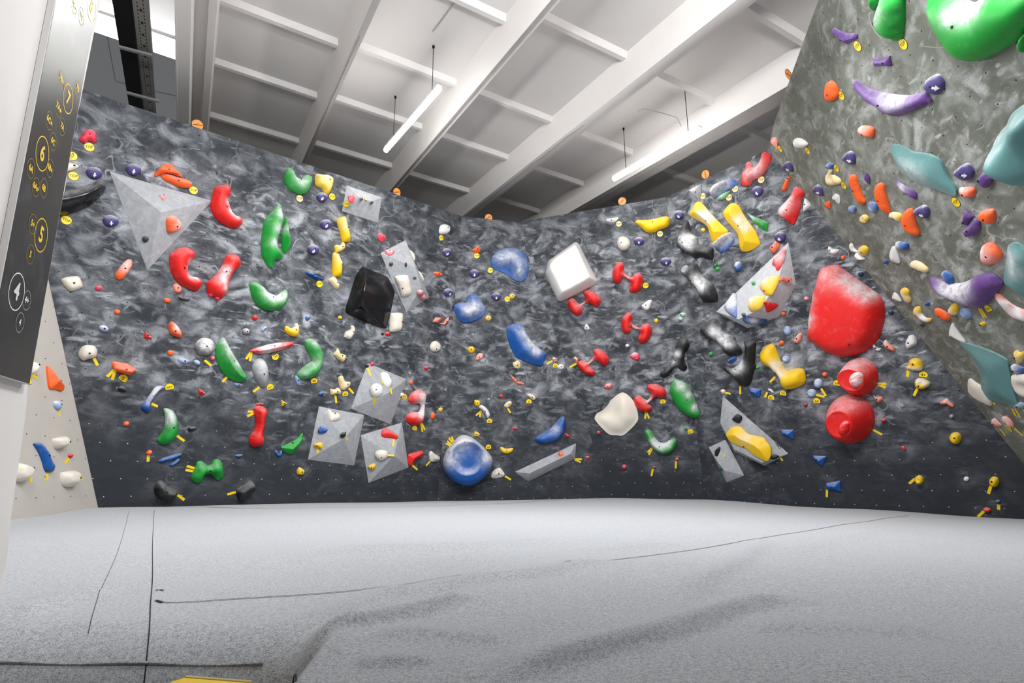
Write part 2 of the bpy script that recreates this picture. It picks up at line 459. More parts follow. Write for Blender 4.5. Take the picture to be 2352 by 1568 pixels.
BASEP = [PL[k].hit(x, y) for x, y, k in BASE_PX]
BX = np.array([p[:] for p in BASEP])
def mat_z(P, shoulder=True):
    P = np.asarray(P, float); x, y = P[:, 0], P[:, 1]
    d2 = (x[:, None] - BX[:, 0]) ** 2 + (y[:, None] - BX[:, 1]) ** 2 + .02
    w = 1 / d2; zb = (w * BX[:, 2]).sum(1) / w.sum(1)
    z = zb * np.clip((y - 1.6) / 2.6, 0, 1)
    for q, a, wd in FD:
        A, B = q[:-1], q[1:]; dm = np.full(len(P), 1e9); tm = np.zeros(len(P)); sg = np.zeros(len(P))
        L = np.hypot(*(B - A).T); cum = np.concatenate([[0], np.cumsum(L)])
        for i in range(len(A)):
            ab = B[i] - A[i]; t = np.clip(((P - A[i]) @ ab) / (ab @ ab), 0, 1); df = P - A[i] - t[:, None] * ab
            d = np.hypot(*df.T); m = d < dm; dm = np.where(m, d, dm); tm = np.where(m, (cum[i] + t * L[i]) / cum[-1], tm)
            cr = ab[0] * df[:, 1] - ab[1] * df[:, 0]; sg = np.where(m, np.sign(cr), sg)
        taper = np.clip(np.minimum(tm, 1 - tm) * 6, 0, 1)
        s = dm * sg / wd
        z = z + 1.7 * a * taper * (np.exp(-np.where(s > 0, s * s * .16, s * s)))
    z = z + .004 * np.sin(x * 2.1 + y * 1.3) * np.sin(y * 2.7 - x * .6)
    if shoulder:
        R, Y0 = .2, 1.43
        wx = np.clip((-.34 - x) / .10, 0, 1); wx = wx * wx * (3 - 2 * wx)
        t = np.clip(Y0 - y, 0, R); drop = R - np.sqrt(np.maximum(R * R - t * t, 0))
        z = z - drop * wx
        z = z + .018 * np.exp(-((x + .36) / .05) ** 2 - ((y - 1.22) / .14) ** 2)
    return z
def build_mat():
    root = empty('landing_mat', (0, 3, 0), label='large grey carpeted landing mat filling the foreground', category='mat')
    # front outline (plan), notch at the left
    back = [(p.x, p.y + .03) for p in BASEP]
    right = [(7.4, 4.0), (6.2, .4)]
    front = [(-.30, .4), (-.335, 1.0), (-.36, 1.19), (-.45, 1.232), (-1.1, 1.232)]
    left = [(-1.35, 1.6), (-2.2, 2.6), (-4.4, 4.0)]
    poly = back + right + front + left
    poly = densify(poly, .25)
    if area(poly) < 0: poly = poly[::-1]
    pts = []
    y = 1100.0 + 44
    yy = []
    while y < 1900:
        yy.append(y); y += 3.0 + max(0, (y - 1200)) * .008
    for j, y in enumerate(yy):
        xs = np.arange(-300 - (j % 2) * 5, 2700, 9.0)
        for x in xs:
            g = ground(x, y)
            if g.y < 12: pts.append((g.x, g.y))
    P = np.array(pts); P = P[inside(P, poly)]; P = P[seg_dist(P, poly) > .008]
    vin = [Vector(p) for p in poly] + [Vector(p) for p in P]
    r = delaunay_2d_cdt(vin, [], [list(range(len(poly)))], 1, 1e-7)
    V2 = np.array([v[:] for v in r[0]]); z = mat_z(V2)
    n = len(V2); nb = len(poly)
    V = [(a, b, c) for (a, b), c in zip(V2, z)] + [(V2[i][0], V2[i][1], -.47) for i in range(nb)]
    fs = [tuple(f) for f in r[2]] + [(i, n + i, n + (i + 1) % nb, (i + 1) % nb) for i in range(nb)]
    V = [(a, b - 3, c) for a, b, c in V]
    me = mesh('carpet', V, fs, 3.2)
    fix_normals(me)
    me.set_sharp_from_angle(angle=1.2)
    new_obj('carpet', me, M_CARPET, root)
    seams = [([(354, 1168), (350, 1250), (350, 1330), (345, 1400), (345, 1470), (350, 1505)], .0022), ([(300, 1163), (270, 1270), (228, 1365), (205, 1440)], .0012),
             ([(357, 1175), (450, 1174), (540, 1175.5), (700, 1175), (850, 1172), (1000, 1169), (1080, 1165.5), (1170, 1162), (1285, 1156)], .016),
             ([(360, 1383), (420, 1383), (560, 1373), (700, 1364), (850, 1352), (1000, 1338), (1060, 1334)], .006), ([(357, 1357), (366, 1355), (376, 1357)], .006), ([(357, 1379), (362, 1380), (374, 1384)], .009),
             ([(1295, 1306), (1312, 1303)], .004), ([(1400, 1289), (1500, 1276), (1600, 1262), (1750, 1238), (1900, 1210), (2040, 1183), (2085, 1175)], .006),
             ([(30, 1191), (100, 1181), (180, 1172), (225, 1167), (290, 1160), (350, 1160), (420, 1158)], .012), ([(686, 1500), (683, 1515), (676, 1530), (680, 1568)], .003), ([(590, 1503), (605, 1498), (625, 1497)], .002), ([(655, 1520), (672, 1500), (684, 1480)], .003)]
    for p, w in seams:
        q = [ground(x, y).to_2d()[:] for x, y in catmull(p, 8, False)]
        v, f = ribbon2d(q, w); zz = mat_z(np.array(v)) + .0022
        new_obj('seam', mesh('seam', [(a, b - 3, c) for (a, b), c in zip(v, zz)], f), M_SEAM, root)
    q = [Vector((x, 1.292, 0)) for x in np.linspace(-1.12, -.5, 40)]
    zz = mat_z(np.array([p[:2] for p in q]))
    pp = [Vector((p.x, p.y - 3, z + .002 + .002 * math.sin(p.x * 23))) for p, z in zip(q, zz)]
    new_obj('piping', tube_mesh('piping', pp, .0035, 6), M_CARPET, root)
    new_obj('floor', box_mesh('floor', Vector((0, 4, -.52)), Vector((1, 0, 0)), Vector((0, 1, 0)), Vector((0, 0, 1)), 11, 11, .05), flat_mat('concrete_floor', '77746f', .8, 0, .3, 3), kind='structure', label='grey concrete floor under the mats')

# ------------------------------------------------------------------ pillar and grade board
def build_pillar():
    pl = PL['P']; edge = [(245, -60), (231, 0), (213, 90), (191, 201), (183, 240), (172, 290), (166, 330), (155, 390), (150, 430), (134, 496), (129, 540), (118, 590), (111, 632), (104, 680), (95, 730), (86, 760), (80, 810), (65, 874), (60, 940), (52, 1004), (41, 1080), (33, 1130), (25, 1190), (20, 1250), (13, 1300), (2, 1345), (-22, 1450), (-50, 1700)]
    poly = edge + [(-330, 1700), (-330, -60)]
    c = pl.hit(100, 700); mw = pl.frame(c); inv = mw.inverted()
    q = [(inv @ pl.hit(*p)).to_2d()[:] for p in poly]
    ztop = max(v[1] for v in q); zb = -.47 - c.z
    q = [(x, max(y, zb)) for x, y in q]
    m = len(q); V = [(x, y, 0) for x, y in q] + [(x, y, -.42) for x, y in q]
    me = mesh('pillar', V, [tuple(range(m)), tuple(range(2 * m - 1, m - 1, -1))] + [(i, m + i, m + (i + 1) % m, (i + 1) % m) for i in range(m)])
    fix_normals(me)
    new_obj('wall_pillar', me, M_PLASTER, None, mw, kind='structure', label='rough white plastered pillar at the left edge')
    # grade board
    def at(x, y): return (inv @ pl.hit(x, y)).to_2d()[:]
    br = [(120, -55), (221, -55), (52, 882), (-58, 850)]
    q = [at(*p) for p in br]
    root = new_obj('grade_board', mesh('grade_board', [(x, y, h) for h in (.001, .014) for x, y in q], [(3, 2, 1, 0), (4, 5, 6, 7), (0, 1, 5, 4), (1, 2, 6, 5), (2, 3, 7, 6), (3, 0, 4, 7)]), flat_mat('board_edge', 'c8c6c4', .6), None, mw,
                   label='dark glossy grade board with yellow circled numbers on the white pillar', category='board')
    fix_normals(root.data)
    q2 = [(at(*p)) for p in [(122, -55), (220, -55), (51.5, 880), (-55, 849)]]
    t = NT('dark_glossy_board'); o = t.obj()
    t.l(t.mix(t.math('MULTIPLY', t.ramp(t.noise(o, 9, 5, .6, .5), .5, .8), .25), srgb('2b2a2a'), srgb('77777a')), t.b.inputs['Base Color'])
    t.b.inputs['Roughness'].default_value = .3; t.b.inputs['Specular IOR Level'].default_value = .6
    new_obj('front_panel', mesh('front_panel', [(x, y, .0146) for x, y in q2], [(0, 1, 2, 3)]), t.m, root); fix_normals(bpy.data.meshes['front_panel'])
    my = flat_mat('board_yellow', 'e8c020', .5); mw_ = flat_mat('board_white', 'dcdcdc', .5); ring = flat_mat('board_ring', '8a7420', .5)
    mr2 = flat_mat('board_ring_white', '9a9a9a', .5)
    def num(x, y, ry, s, white=False, big=False):
        cx, cy = at(x, y); R = abs(at(x, y - ry)[1] - cy)
        seg = 40; w = R * (.035 if big else .04)
        vs = [(cx + math.cos(2 * math.pi * i / seg) * r, cy + math.sin(2 * math.pi * i / seg) * r, .0152) for i in range(seg) for r in (R - w, R + w)]
        fs = [(2 * i, 2 * i + 1, (2 * i + 3) % (2 * seg), (2 * i + 2) % (2 * seg)) for i in range(seg)]
        new_obj('number_ring', mesh('number_ring', vs, fs), (mw_ if white and big else mr2 if white else my if big else ring), root)
        me = text_mesh(s, round(R * (1.35 if big else .95), 3), round(R * .035, 4)).copy()
        new_obj('number', me, mw_ if white else my, root, Matrix.Translation((cx, cy, .0153)))
    for a in [(80, 350, 46, '6', 0, 1), (77.5, 538, 44, '5', 0, 1), (20, 668, 48, '4', 1, 1), (140.6, 224, 40, '7', 0, 1), (196, 12, 42, '8', 0, 1), (96.6, 274, 25, '6C+'), (104.8, 322, 24, '6C'), (52.6, 384, 26, '6A'), (98, 384, 24, '6B+'),
              (64.5, 427, 25, '6A+'), (83.2, 429, 25, '6B'), (57.4, 512, 26, '5+'), (52, 582, 25, '5'), (43.6, 688, 25, '4+', 1), (27.7, 739, 25, '4', 1), (118.6, 245, 25, '7A+'), (126.8, 288, 24, '7A'), (163, 200, 24, '7B'), (125, 180, 24, '7B+'), (172, 34, 24, '7C'), (155, 8, 24, '7C+')]:
        num(*a)
# ------------------------------------------------------------------ things on the walls
TILES = dict(a1=(0, 180), a2=(0, 460), a3=(0, 740), a4=(0, 940), b1=(340, 320), b2=(340, 540), b3=(340, 720), b4=(340, 900), c1=(640, 360), c2=(640, 540), c3=(640, 760), c4=(640, 900),
             d1=(960, 480), d2=(960, 680), d3=(960, 880), e1=(1240, 480), e2=(1240, 700), e3=(1240, 880), f1=(1440, 360), f2=(1540, 560), f3=(1540, 760), f4=(1540, 900),
             g1=(1820, 560), g2=(1820, 760), h1=(1952, 920), h2=(1680, 280), h3=(1780, 0), h4=(1952, 240), h5=(1952, 440), h6=(1952, 640), h7=(2052, 0), h8=(1680, 540), px=(0, 0))
def tp(tile, x, y):
    s = 6.97 if tile == 'h7' else 1.0 if tile == 'px' else 5.2275
    ox, oy = TILES[tile]; return ox + x / s, oy + y / s
def parse(tile, s):
    if s.startswith('E'):
        v = [float(q) for q in s[1:].split()]; cx, cy, rx, ry = v[:4]; rot = math.radians(v[4]) if len(v) > 4 else 0
        out = []
        for i in range(12):
            t = 2 * math.pi * i / 12; a, b = rx * math.cos(t), ry * math.sin(t)
            out.append(tp(tile, cx + a * math.cos(rot) - b * math.sin(rot), cy + a * math.sin(rot) + b * math.cos(rot)))
        return out
    return [tp(tile, *[float(q) for q in p.split(',')]) for p in s.split()]
VPL = {}
def plane_for(on, x, y, off=0.0):
    if on is None: pl = PL[facet_of(x, y)]
    elif isinstance(on, str): pl = PL[on]
    else: pl = VPL[on]
    return Plane(pl.n, pl.k + off) if off else pl
LABELS = {}
def reg(label):
    LABELS[label] = LABELS.get(label, 0) + 1
    n = len(label.split())
    if not 4 <= n <= 16: print('LABEL LEN', n, label)
    return label
GROUPS = {}
def bolt_mesh():
    if 'm' not in GROUPS:
        vs = [(0, 0, .001)] + [(.009 * math.cos(t * math.pi / 4), .009 * math.sin(t * math.pi / 4), .001) for t in range(8)] + [(.010 * math.cos(t * math.pi / 4), .010 * math.sin(t * math.pi / 4), -.004) for t in range(8)]
        me = mesh('bolt', vs, [(0, 1 + t, 1 + (t + 1) % 8) for t in range(8)] + [(1 + t, 9 + t, 9 + (t + 1) % 8, 1 + (t + 1) % 8) for t in range(8)])
        me.materials.append(M_BOLT); GROUPS['m'] = me
    return GROUPS['m']

def heightfn(prof, Hh, e0, dm, poly, rim=0.0, bumps=()):
    def f(P, d=None):
        P = np.asarray(P, float)
        if d is None: d = seg_dist(P, poly) * inside(P, poly)
        if prof == 'dome': t = np.clip(d / dm, 0, 1); g = np.sqrt(1 - (1 - t) ** 2)
        elif prof == 'soft': t = np.clip(d / dm, 0, 1); g = t * t * (3 - 2 * t)
        elif prof == 'flat': t = np.clip(d / (dm * .42), 0, 1); g = np.sqrt(1 - (1 - t) ** 2) * (.88 + .12 * np.clip(d / dm, 0, 1))
        elif prof == 'plate': t = np.clip(d / (dm * .2), 0, 1); g = np.sqrt(1 - (1 - t) ** 2) * (.8 + .2 * np.clip(d / dm, 0, 1))
        elif prof == 'roof': g = np.clip(d / dm, 0, 1) * .9 + .1 * np.sqrt(np.clip(d / dm, 0, 1))
        elif prof == 'rim':
            t = np.clip((d - dm * .14) / (dm * .86), 0, 1); g = np.sqrt(1 - (1 - t) ** 1.8) * t ** .35
        h = e0 + (Hh - e0) * g
        for bx, by, r, a in bumps: h = h + a * np.exp(-((P[:, 0] - bx) ** 2 + (P[:, 1] - by) ** 2) / (r * r)) * np.clip(d / (dm * .3), 0, 1)
        return np.maximum(h, .001)
    return f

def hold(tile, col, prof, hcm, pts, label, name='climbing_hold', on=None, off=0.0, ch=(), cd=.28, sharp=False, bolt=1, glossy=False, group=None, bumps=(), tilt=None, halo_s=.45, parent=None, rough=0.0, mat=None, cat='climbing hold', res=16, sm_it=None):
    pp = parse(tile, pts)
    cx = sum(p[0] for p in pp) / len(pp); cy = sum(p[1] for p in pp) / len(pp)
    pl = plane_for(on, cx, cy, off); c = pl.hit(cx, cy, ); mw = pl.frame(c); inv = mw.inverted()
    if on is None and facet_of(cx, cy) == 'O' and hcm < 31: hcm *= .58
    rise = hcm / 100 * .36
    loc = lambda x, y: (inv @ pl.hit(x, y, rise)).to_2d()[:]
    q = [loc(*p) for p in pp]
    if not sharp: q = catmull(q, 4)
    size = max(max(p[0] for p in q) - min(p[0] for p in q), max(p[1] for p in q) - min(p[1] for p in q))
    if len(q) > 60 or size < .12: res = min(res, 12)
    big = size > .45
    step = size / (46 if size > .8 else 36 if big else res)
    q = densify(q, step * (.9 if big else 1.1)); 
    vs, fs, q = triangulate(q, step)
    nb = len(q); P = np.array(vs); d = seg_dist(P, q); d[:nb] = 0
    dm = max(d.max(), size * .04)
    Hh = hcm / 100; e0 = min(.018, Hh * .28)
    bl = []
    for bx_, by_, r_, a_ in bumps:
        x0, y0 = loc(*tp(tile, bx_, by_)); x1, y1 = loc(*tp(tile, bx_ + r_, by_)); bl.append((x0, y0, math.hypot(x1 - x0, y1 - y0), a_ / 100))
    hf0 = heightfn(prof, Hh, e0, dm, q, bumps=bl)
    if tilt:
        tx, ty = tilt; x1, y1 = loc(cx + tx, cy + ty); l = math.hypot(x1, y1) or 1; ux, uy, am = x1 / l, y1 / l, math.hypot(tx, ty)
        hf = lambda P, d=None: hf0(P, d) * np.clip(1 + am * (np.asarray(P)[:, 0] * ux + np.asarray(P)[:, 1] * uy) / (size / 2), .25, 1.9)
    else: hf = hf0
    z = hf(P, d)
    it = sm_it if sm_it is not None else (0 if prof in ('roof', 'plate') else 10 if big else 4)
    if it:
        E = set()
        for f in fs:
            for i in range(len(f)): E.add((min(f[i], f[i - 1]), max(f[i], f[i - 1])))
        E = np.array(list(E)); cnt = np.bincount(E.ravel(), minlength=len(vs)).astype(float); inn = np.arange(len(vs)) >= nb
        for _ in range(it):
            sacc = np.bincount(E[:, 0], z[E[:, 1]], len(vs)) + np.bincount(E[:, 1], z[E[:, 0]], len(vs))
            z = np.where(inn, .35 * z + .65 * sacc / np.maximum(cnt, 1), z)
    if rough:
        rr = np.random.RandomState(len(pts) + int(cx)); z = z + rough * rr.uniform(-1, 1, len(z)) * (d > 0)
        z = np.maximum(z, .002)
    V = [(x, y, h) for (x, y), h in zip(vs, z)] + [(x, y, 0.0) for x, y in vs[:nb]]
    n = len(vs)
    Fc = list(fs) + [(i, n + i, n + (i + 1) % nb, (i + 1) % nb) for i in range(nb)] + [tuple(range(n + nb - 1, n - 1, -1))]
    me = mesh(name, V, Fc); fix_normals(me)
    me.polygons.foreach_set('use_smooth', [True] * len(me.polygons)); me.set_sharp_from_angle(angle=.45 if prof == 'roof' else 1.25)
    me.update()
    # chalk
    nr = [mw.to_3x3() @ v.normal for v in me.vertices]
    up = Vector((0, 0, 1))
    val = np.array([cd * sm(-.15, .75, k.dot(up)) for k in nr])
    for x_, y_, r_, s_ in ch:
        x0, y0 = loc(*tp(tile, x_, y_)); x1, y1 = loc(*tp(tile, x_ + r_, y_)); R = math.hypot(x1 - x0, y1 - y0)
        dd = np.hypot(np.array([v[0] for v in V]) - x0, np.array([v[1] for v in V]) - y0)
        val = val + s_ * np.exp(-(dd / R) ** 2 * 1.2)
    at = me.attributes.new('chalk', 'FLOAT', 'POINT'); at.data.foreach_set('value', val.astype(np.float32))
    m = mat or (HMG if glossy else HM)[col]
    if parent is not None:
        o = new_obj(name, me, m, parent, PMI[parent.name] @ mw, label=label)
    else:
        g = group or CNAME[col] + ' climbing holds'
        o = new_obj(name, me, m, None, mw, label=reg(label), category=cat, group=g)
    PMI[o.name] = mw.inverted()
    if parent is None and on is None and halo_s:
        HALOS.append((c + up * size * .12, max(.10, size * .62), halo_s))
    if bolt:
        bl = [bolt] if isinstance(bolt, tuple) else [None] if size > .075 and bolt else []
        for b in bl:
            x0, y0 = (0, 0) if b is None else loc(*tp(tile, *b))
            if b is None and not inside(np.array([[x0, y0]]), q)[0]:
                i = int(np.argmax(d)); x0, y0 = vs[i]
            dn = np.hypot(P[:, 0] - x0, P[:, 1] - y0); h0 = float(z[np.argsort(dn)[:3]].max()); hc = float(hf(np.array([[x0, y0]]))[0]); e = .004
            hx = float(hf(np.array([[x0 + e, y0]]))[0] - hc) / e; hy = float(hf(np.array([[x0, y0 + e]]))[0] - hc) / e
            nn = Vector((-hx, -hy, 1)).normalized(); r = nn.to_track_quat('Z', 'Y').to_matrix().to_4x4()
            bo_ = new_obj('bolt', bolt_mesh(), None, o, Matrix.Translation((x0, y0, h0 + .0015)) @ r)
    o_info[o.name] = (hf, loc, mw)
    return o
PMI = {}; o_info = {}

def decal(o, pts_px, mat, name, lift=.0015, step=.012, label=None):
    hf, loc, mw = o_info[o.name]
    q = [loc(*p) for p in pts_px]; q = densify(q, step)
    vs, fs, q = triangulate(q, step)
    z = hf(np.array(vs)) + lift
    me = mesh(name, [(x, y, h) for (x, y), h in zip(vs, z)], fs)
    d = new_obj(name, me, mat, o, label=label); return d

def egg(tile, cx, cy, rx, ry, rot, dx, dy, label, pts=None, on=None):
    """purple egg-shaped hold with a white arrow pointing (dx,dy) on screen"""
    o = hold(tile, 'V', 'dome', 6.5, pts or f'E {cx} {cy} {rx} {ry} {rot}', label, on=on, cd=.75, bolt=(cx + dx * -.05 * ry, cy - .05 * ry), group='purple egg holds with white arrows', halo_s=.5, sm_it=0)
    l = math.hypot(dx, dy); dx, dy = dx / l, dy / l; nx, ny = -dy, dx
    S = ry; ax, ay = cx + dx * S * .16, cy + dy * S * .16
    sh = [(0, .13), (.34, .13), (.30, .34), (.72, 0), (.30, -.34), (.34, -.13), (0, -.13)]
    decal(o, [tp(tile, ax + dx * a * S + nx * b * S, ay + dy * a * S + ny * b * S) for a, b in sh], M_WHITE, 'arrow', .002, .01, 'white arrow')
    return o

def disc_mesh(name, r, h, cut=None, seg=36):
    p = [(r * math.cos(2 * math.pi * i / seg), r * math.sin(2 * math.pi * i / seg)) for i in range(seg)]
    if cut is not None: p = [(x, max(y, -r * cut)) for x, y in p]
    n = len(p)
    return mesh(name, [(x, y, 0) for x, y in p] + [(x, y, h) for x, y in p], [tuple(range(n - 1, -1, -1)), tuple(range(n, 2 * n))] + [(i, (i + 1) % n, n + (i + 1) % n, n + i) for i in range(n)])
TM = {}
def tag(tile, x, y, text, label, rot=0, pale=False, on=None, cut=True, r=.045, off=0.0):
    px, py = tp(tile, x, y); pl = plane_for(on, px, py, off); c = pl.hit(px, py); mw = pl.frame(c); inv = mw.inverted()
    a = math.radians(rot); q = inv @ pl.hit(px + 6 * math.cos(a), py - 6 * math.sin(a)); ang = math.atan2(q.y, q.x)
    mw = mw @ Matrix.Rotation(ang, 4, 'Z')
    ct = .58 if (text != 'TOP' and cut) else None
    k = (r, ct, pale)
    if k not in TM:
        TM[k] = (disc_mesh('route_tag', r, .0022, ct), disc_mesh('tag_face', r * .93, .0007, None if ct is None else ct * .93))
        TM[k][0].materials.append(M_INK); TM[k][1].materials.append(M_TAGP if pale else M_TAG)
    o = new_obj('route_tag', TM[k][0], None, None, mw, label=reg(label), category='route tag', group='yellow TOP tags' if text == 'TOP' else 'yellow grade tags')
    new_obj('tag_face', TM[k][1], None, o, Matrix.Translation((0, 0, .0022)))
    if text:
        sz = r * (.95 if len(text) < 3 else .78 if text == 'TOP' else .74)
        new_obj('lettering', text_mesh(text, round(sz, 4), .0006), M_INK, o, Matrix.Translation((0, 0, .0033)))
    return o
def tape(tile, x0, y0, x1, y1, label, on=None, w=.027, off=0.0):
    p0 = tp(tile, x0, y0); p1 = tp(tile, x1, y1); cx, cy = (p0[0] + p1[0]) / 2, (p0[1] + p1[1]) / 2
    pl = plane_for(on, cx, cy, off); c = pl.hit(cx, cy); mw = pl.frame(c); inv = mw.inverted()
    a = (inv @ pl.hit(*p0)).to_2d(); b = (inv @ pl.hit(*p1)).to_2d(); d = (b - a); l = d.length; ang = math.atan2(d.y, d.x)
    mw = mw @ Matrix.Rotation(ang, 4, 'Z')
    rr = random.Random(int(cx * 7 + cy)); j = lambda: rr.uniform(-.004, .004)
    q = [(-l / 2 + j(), -w / 2), (l / 2 + j(), -w / 2 + j() * .4), (l / 2 + j(), w / 2 + j() * .4), (-l / 2 + j(), w / 2)]
    me = mesh('tape_strip', [(x, y, h) for h in (.0002, .0018) for x, y in q], [(3, 2, 1, 0), (4, 5, 6, 7), (0, 1, 5, 4), (1, 2, 6, 5), (2, 3, 7, 6), (3, 0, 4, 7)])
    return new_obj('tape_strip', me, M_TAPE, None, mw, label=reg(label), category='tape strip', group='yellow tape strips')

def vol(tile, name, vpts, faces, label, mat=None, bevel=.006, key=None, group='grey climbing volumes', on=None, seg=2, chalk=.25, smooth=.6):
    v = [[float(q) for q in p.split(',')] for p in vpts.split()]
    base = [tp(tile, a, b) for a, b, h in v if h == 0]
    cx = sum(p[0] for p in base) / len(base); cy = sum(p[1] for p in base) / len(base)
    pl = plane_for(on, cx, cy); c = pl.hit(cx, cy); mw = pl.frame(c); inv = mw.inverted()
    W3 = [pl.hit(*tp(tile, a, b), h / 100) for a, b, h in v]
    for i, f in enumerate(faces): VPL[(key or label, i)] = Plane.pts(W3[f[0]], W3[f[1]], W3[f[2]])
    L3 = [inv @ p for p in W3]
    bi = [i for i, q in enumerate(v) if q[2] == 0]
    me = mesh(name, L3, [tuple(f) for f in faces] + [tuple(bi)]); fix_normals(me)
    if bevel:
        bm = bmesh.new(); bm.from_mesh(me)
        es = [e for e in bm.edges if max(q.co.z for q in e.verts) > .01 and e.calc_face_angle(0) > .05]
        bmesh.ops.bevel(bm, geom=es, offset=bevel, segments=seg, profile=.5, affect='EDGES', clamp_overlap=True)
        bm.to_mesh(me); bm.free()
    me.polygons.foreach_set('use_smooth', [True] * len(me.polygons)); me.set_sharp_from_angle(angle=smooth)
    at = me.attributes.new('chalk', 'FLOAT', 'POINT'); at.data.foreach_set('value', [chalk] * len(me.vertices))
    o = new_obj(name, me, mat or M_VOL, None, mw, label=reg(label), category='climbing volume', group=group)
    HALOS.append((c, .5, .3)); PMI[o.name] = mw.inverted()
    return o

def polar(poly, cen, n):
    P = np.array(poly) - np.array(cen); out = []
    m = len(P)
    for i in range(n):
        t = 2 * math.pi * i / n; d = np.array((math.cos(t), math.sin(t))); best = 0
        for j in range(m):
            a, b = P[j], P[(j + 1) % m]; e = b - a; den = d[0] * e[1] - d[1] * e[0]
            if abs(den) < 1e-12: continue
            s = (a[0] * e[1] - a[1] * e[0]) / den; u = (a[0] * d[1] - a[1] * d[0]) / den
            if s > best and -1e-9 <= u <= 1 + 1e-9: best = s
        out.append((cen[0] + d[0] * best, cen[1] + d[1] * best))
    return out
def loft(tile, col, base, cap, hcm, label, dish=0.0, n=72, bulge=1.6, glossy=False, ch=(), cd=.5, name='climbing_volume', group=None, mat=None, lip=.03, sharpcap=False):
    bp = catmull(parse(tile, base), 4) if not sharpcap else parse(tile, base); cp = parse(tile, cap); cp = catmull(cp, 4)
    cx = sum(p[0] for p in bp) / len(bp); cy = sum(p[1] for p in bp) / len(bp)
    pl = plane_for(None, cx, cy); c = pl.hit(cx, cy); mw = pl.frame(c); inv = mw.inverted(); Hh = hcm / 100
    b2 = [(inv @ pl.hit(*p)).to_2d()[:] for p in bp]
    top = Plane(pl.n, pl.k + Hh); c2 = [(inv @ top.hit(*p)).to_2d()[:] for p in cp]
    cc = (sum(p[0] for p in c2) / len(c2), sum(p[1] for p in c2) / len(c2)); bc = (sum(p[0] for p in b2) / len(b2), sum(p[1] for p in b2) / len(b2))
    B = np.array(polar(b2, bc, n)); T = np.array(polar(c2, cc, n))
    rings = [np.c_[B, np.zeros(n)], np.c_[B, np.full(n, .012)]]
    for k in range(1, 11):
        t = k / 10; f = t ** bulge; g = 1 - (1 - t) ** bulge
        rings.append(np.c_[B + (T - B) * f, np.full(n, .012 + (Hh - .012) * g)])
    for t in (.96, .9, .8, .65, .5, .35, .2, .08):
        q = np.array(cc) + (T - np.array(cc)) * t; e = min(1, (1 - t) / .45); rings.append(np.c_[q, np.full(n, Hh + .004 * (t > .85) - dish * (e * e * (3 - 2 * e)))])
    V = np.vstack(rings + [np.array([[cc[0], cc[1], Hh - dish]])]); m = len(rings)
    fs = [(r * n + i, r * n + (i + 1) % n, (r + 1) * n + (i + 1) % n, (r + 1) * n + i) for r in range(m - 1) for i in range(n)]
    fs += [((m - 1) * n + i, (m - 1) * n + (i + 1) % n, m * n) for i in range(n)] + [tuple(range(n - 1, -1, -1))]
    me = mesh(name, V.tolist(), fs); fix_normals(me); me.polygons.foreach_set('use_smooth', [True] * len(me.polygons)); me.set_sharp_from_angle(angle=.7); me.update()
    nr = [mw.to_3x3() @ v.normal for v in me.vertices]
    val = np.array([cd * sm(-.1, .75, k.z) for k in nr])
    for x_, y_, r_, s_ in ch:
        w0 = inv @ pl.hit(*tp(tile, x_, y_), Hh * .6); w1 = inv @ pl.hit(*tp(tile, x_ + r_, y_), Hh * .6); R = (w1 - w0).length
        val = val + s_ * np.exp(-(np.hypot(V[:, 0] - w0.x, V[:, 1] - w0.y) / R) ** 2 * 1.2)
    at = me.attributes.new('chalk', 'FLOAT', 'POINT'); at.data.foreach_set('value', val.astype(np.float32))
    o = new_obj(name, me, mat or (HMG if glossy else HM)[col], None, mw, label=reg(label), category='climbing volume', group=group or CNAME[col] + ' climbing volumes')
    HALOS.append((c + Vector((0, 0, .15)), .55, .6)); PMI[o.name] = mw.inverted()
    return o
def sign(tile, x, y, label, rot, on, back=.03):
    """orange round warning sign with a black bar, standing just behind the wall's top edge"""
    px, py = tp(tile, x, y); pl = PL[on]; pl = Plane(pl.n, pl.k - .13); c = pl.hit(px, py); mw = pl.frame(c); r = .062
    if 's' not in TM:
        TM['s'] = [disc_mesh('warning_sign', r, .004), disc_mesh('sign_face', r * .93, .001)]
        a = [(r * math.cos(t), r * math.sin(t)) for t in (0, 1)]
        TM['s'].append(mesh('slash_bar', [(-r * .8, -.004, 0), (r * .8, -.004, 0), (r * .8, .004, 0), (-r * .8, .004, 0)], [(0, 1, 2, 3)]))
        tri = [(0, .026, 0), (-.012, .010, 0), (.012, .010, 0), (-.02, .004, 0), (.02, .004, 0), (.02, .001, 0), (-.02, .001, 0)]
        TM['s'].append(mesh('figure_mark', tri, [(0, 1, 2), (3, 6, 5, 4)]))
        for m_, q in zip((M_INK, M_ORTAG, M_INK, M_SIGNMARK), TM['s']): q.materials.append(m_)
    o = new_obj('warning_sign', TM['s'][0], None, None, mw, label=reg(label), category='warning sign', group='orange round warning signs')
    new_obj('sign_face', TM['s'][1], None, o, Matrix.Translation((0, 0, .004)))
    new_obj('slash_bar', TM['s'][2], None, o, Matrix.Translation((0, 0, .0056)) @ Matrix.Rotation(math.radians(rot), 4, 'Z'))
    new_obj('figure_mark', TM['s'][3], None, o, Matrix.Translation((0, 0, .0054)))
    # the bracket that carries it behind the wall
    new_obj('bracket', box_mesh('bracket', Vector((0, -.12, -.006)), Vector((1, 0, 0)), Vector((0, 1, 0)), Vector((0, 0, 1)), .012, .13, .003), M_STEEL, o)
M_SIGNMARK = flat_mat('dark_orange_print', 'b86410', .5)
# ------------------------------------------------------------------ contents of the walls
h = hold
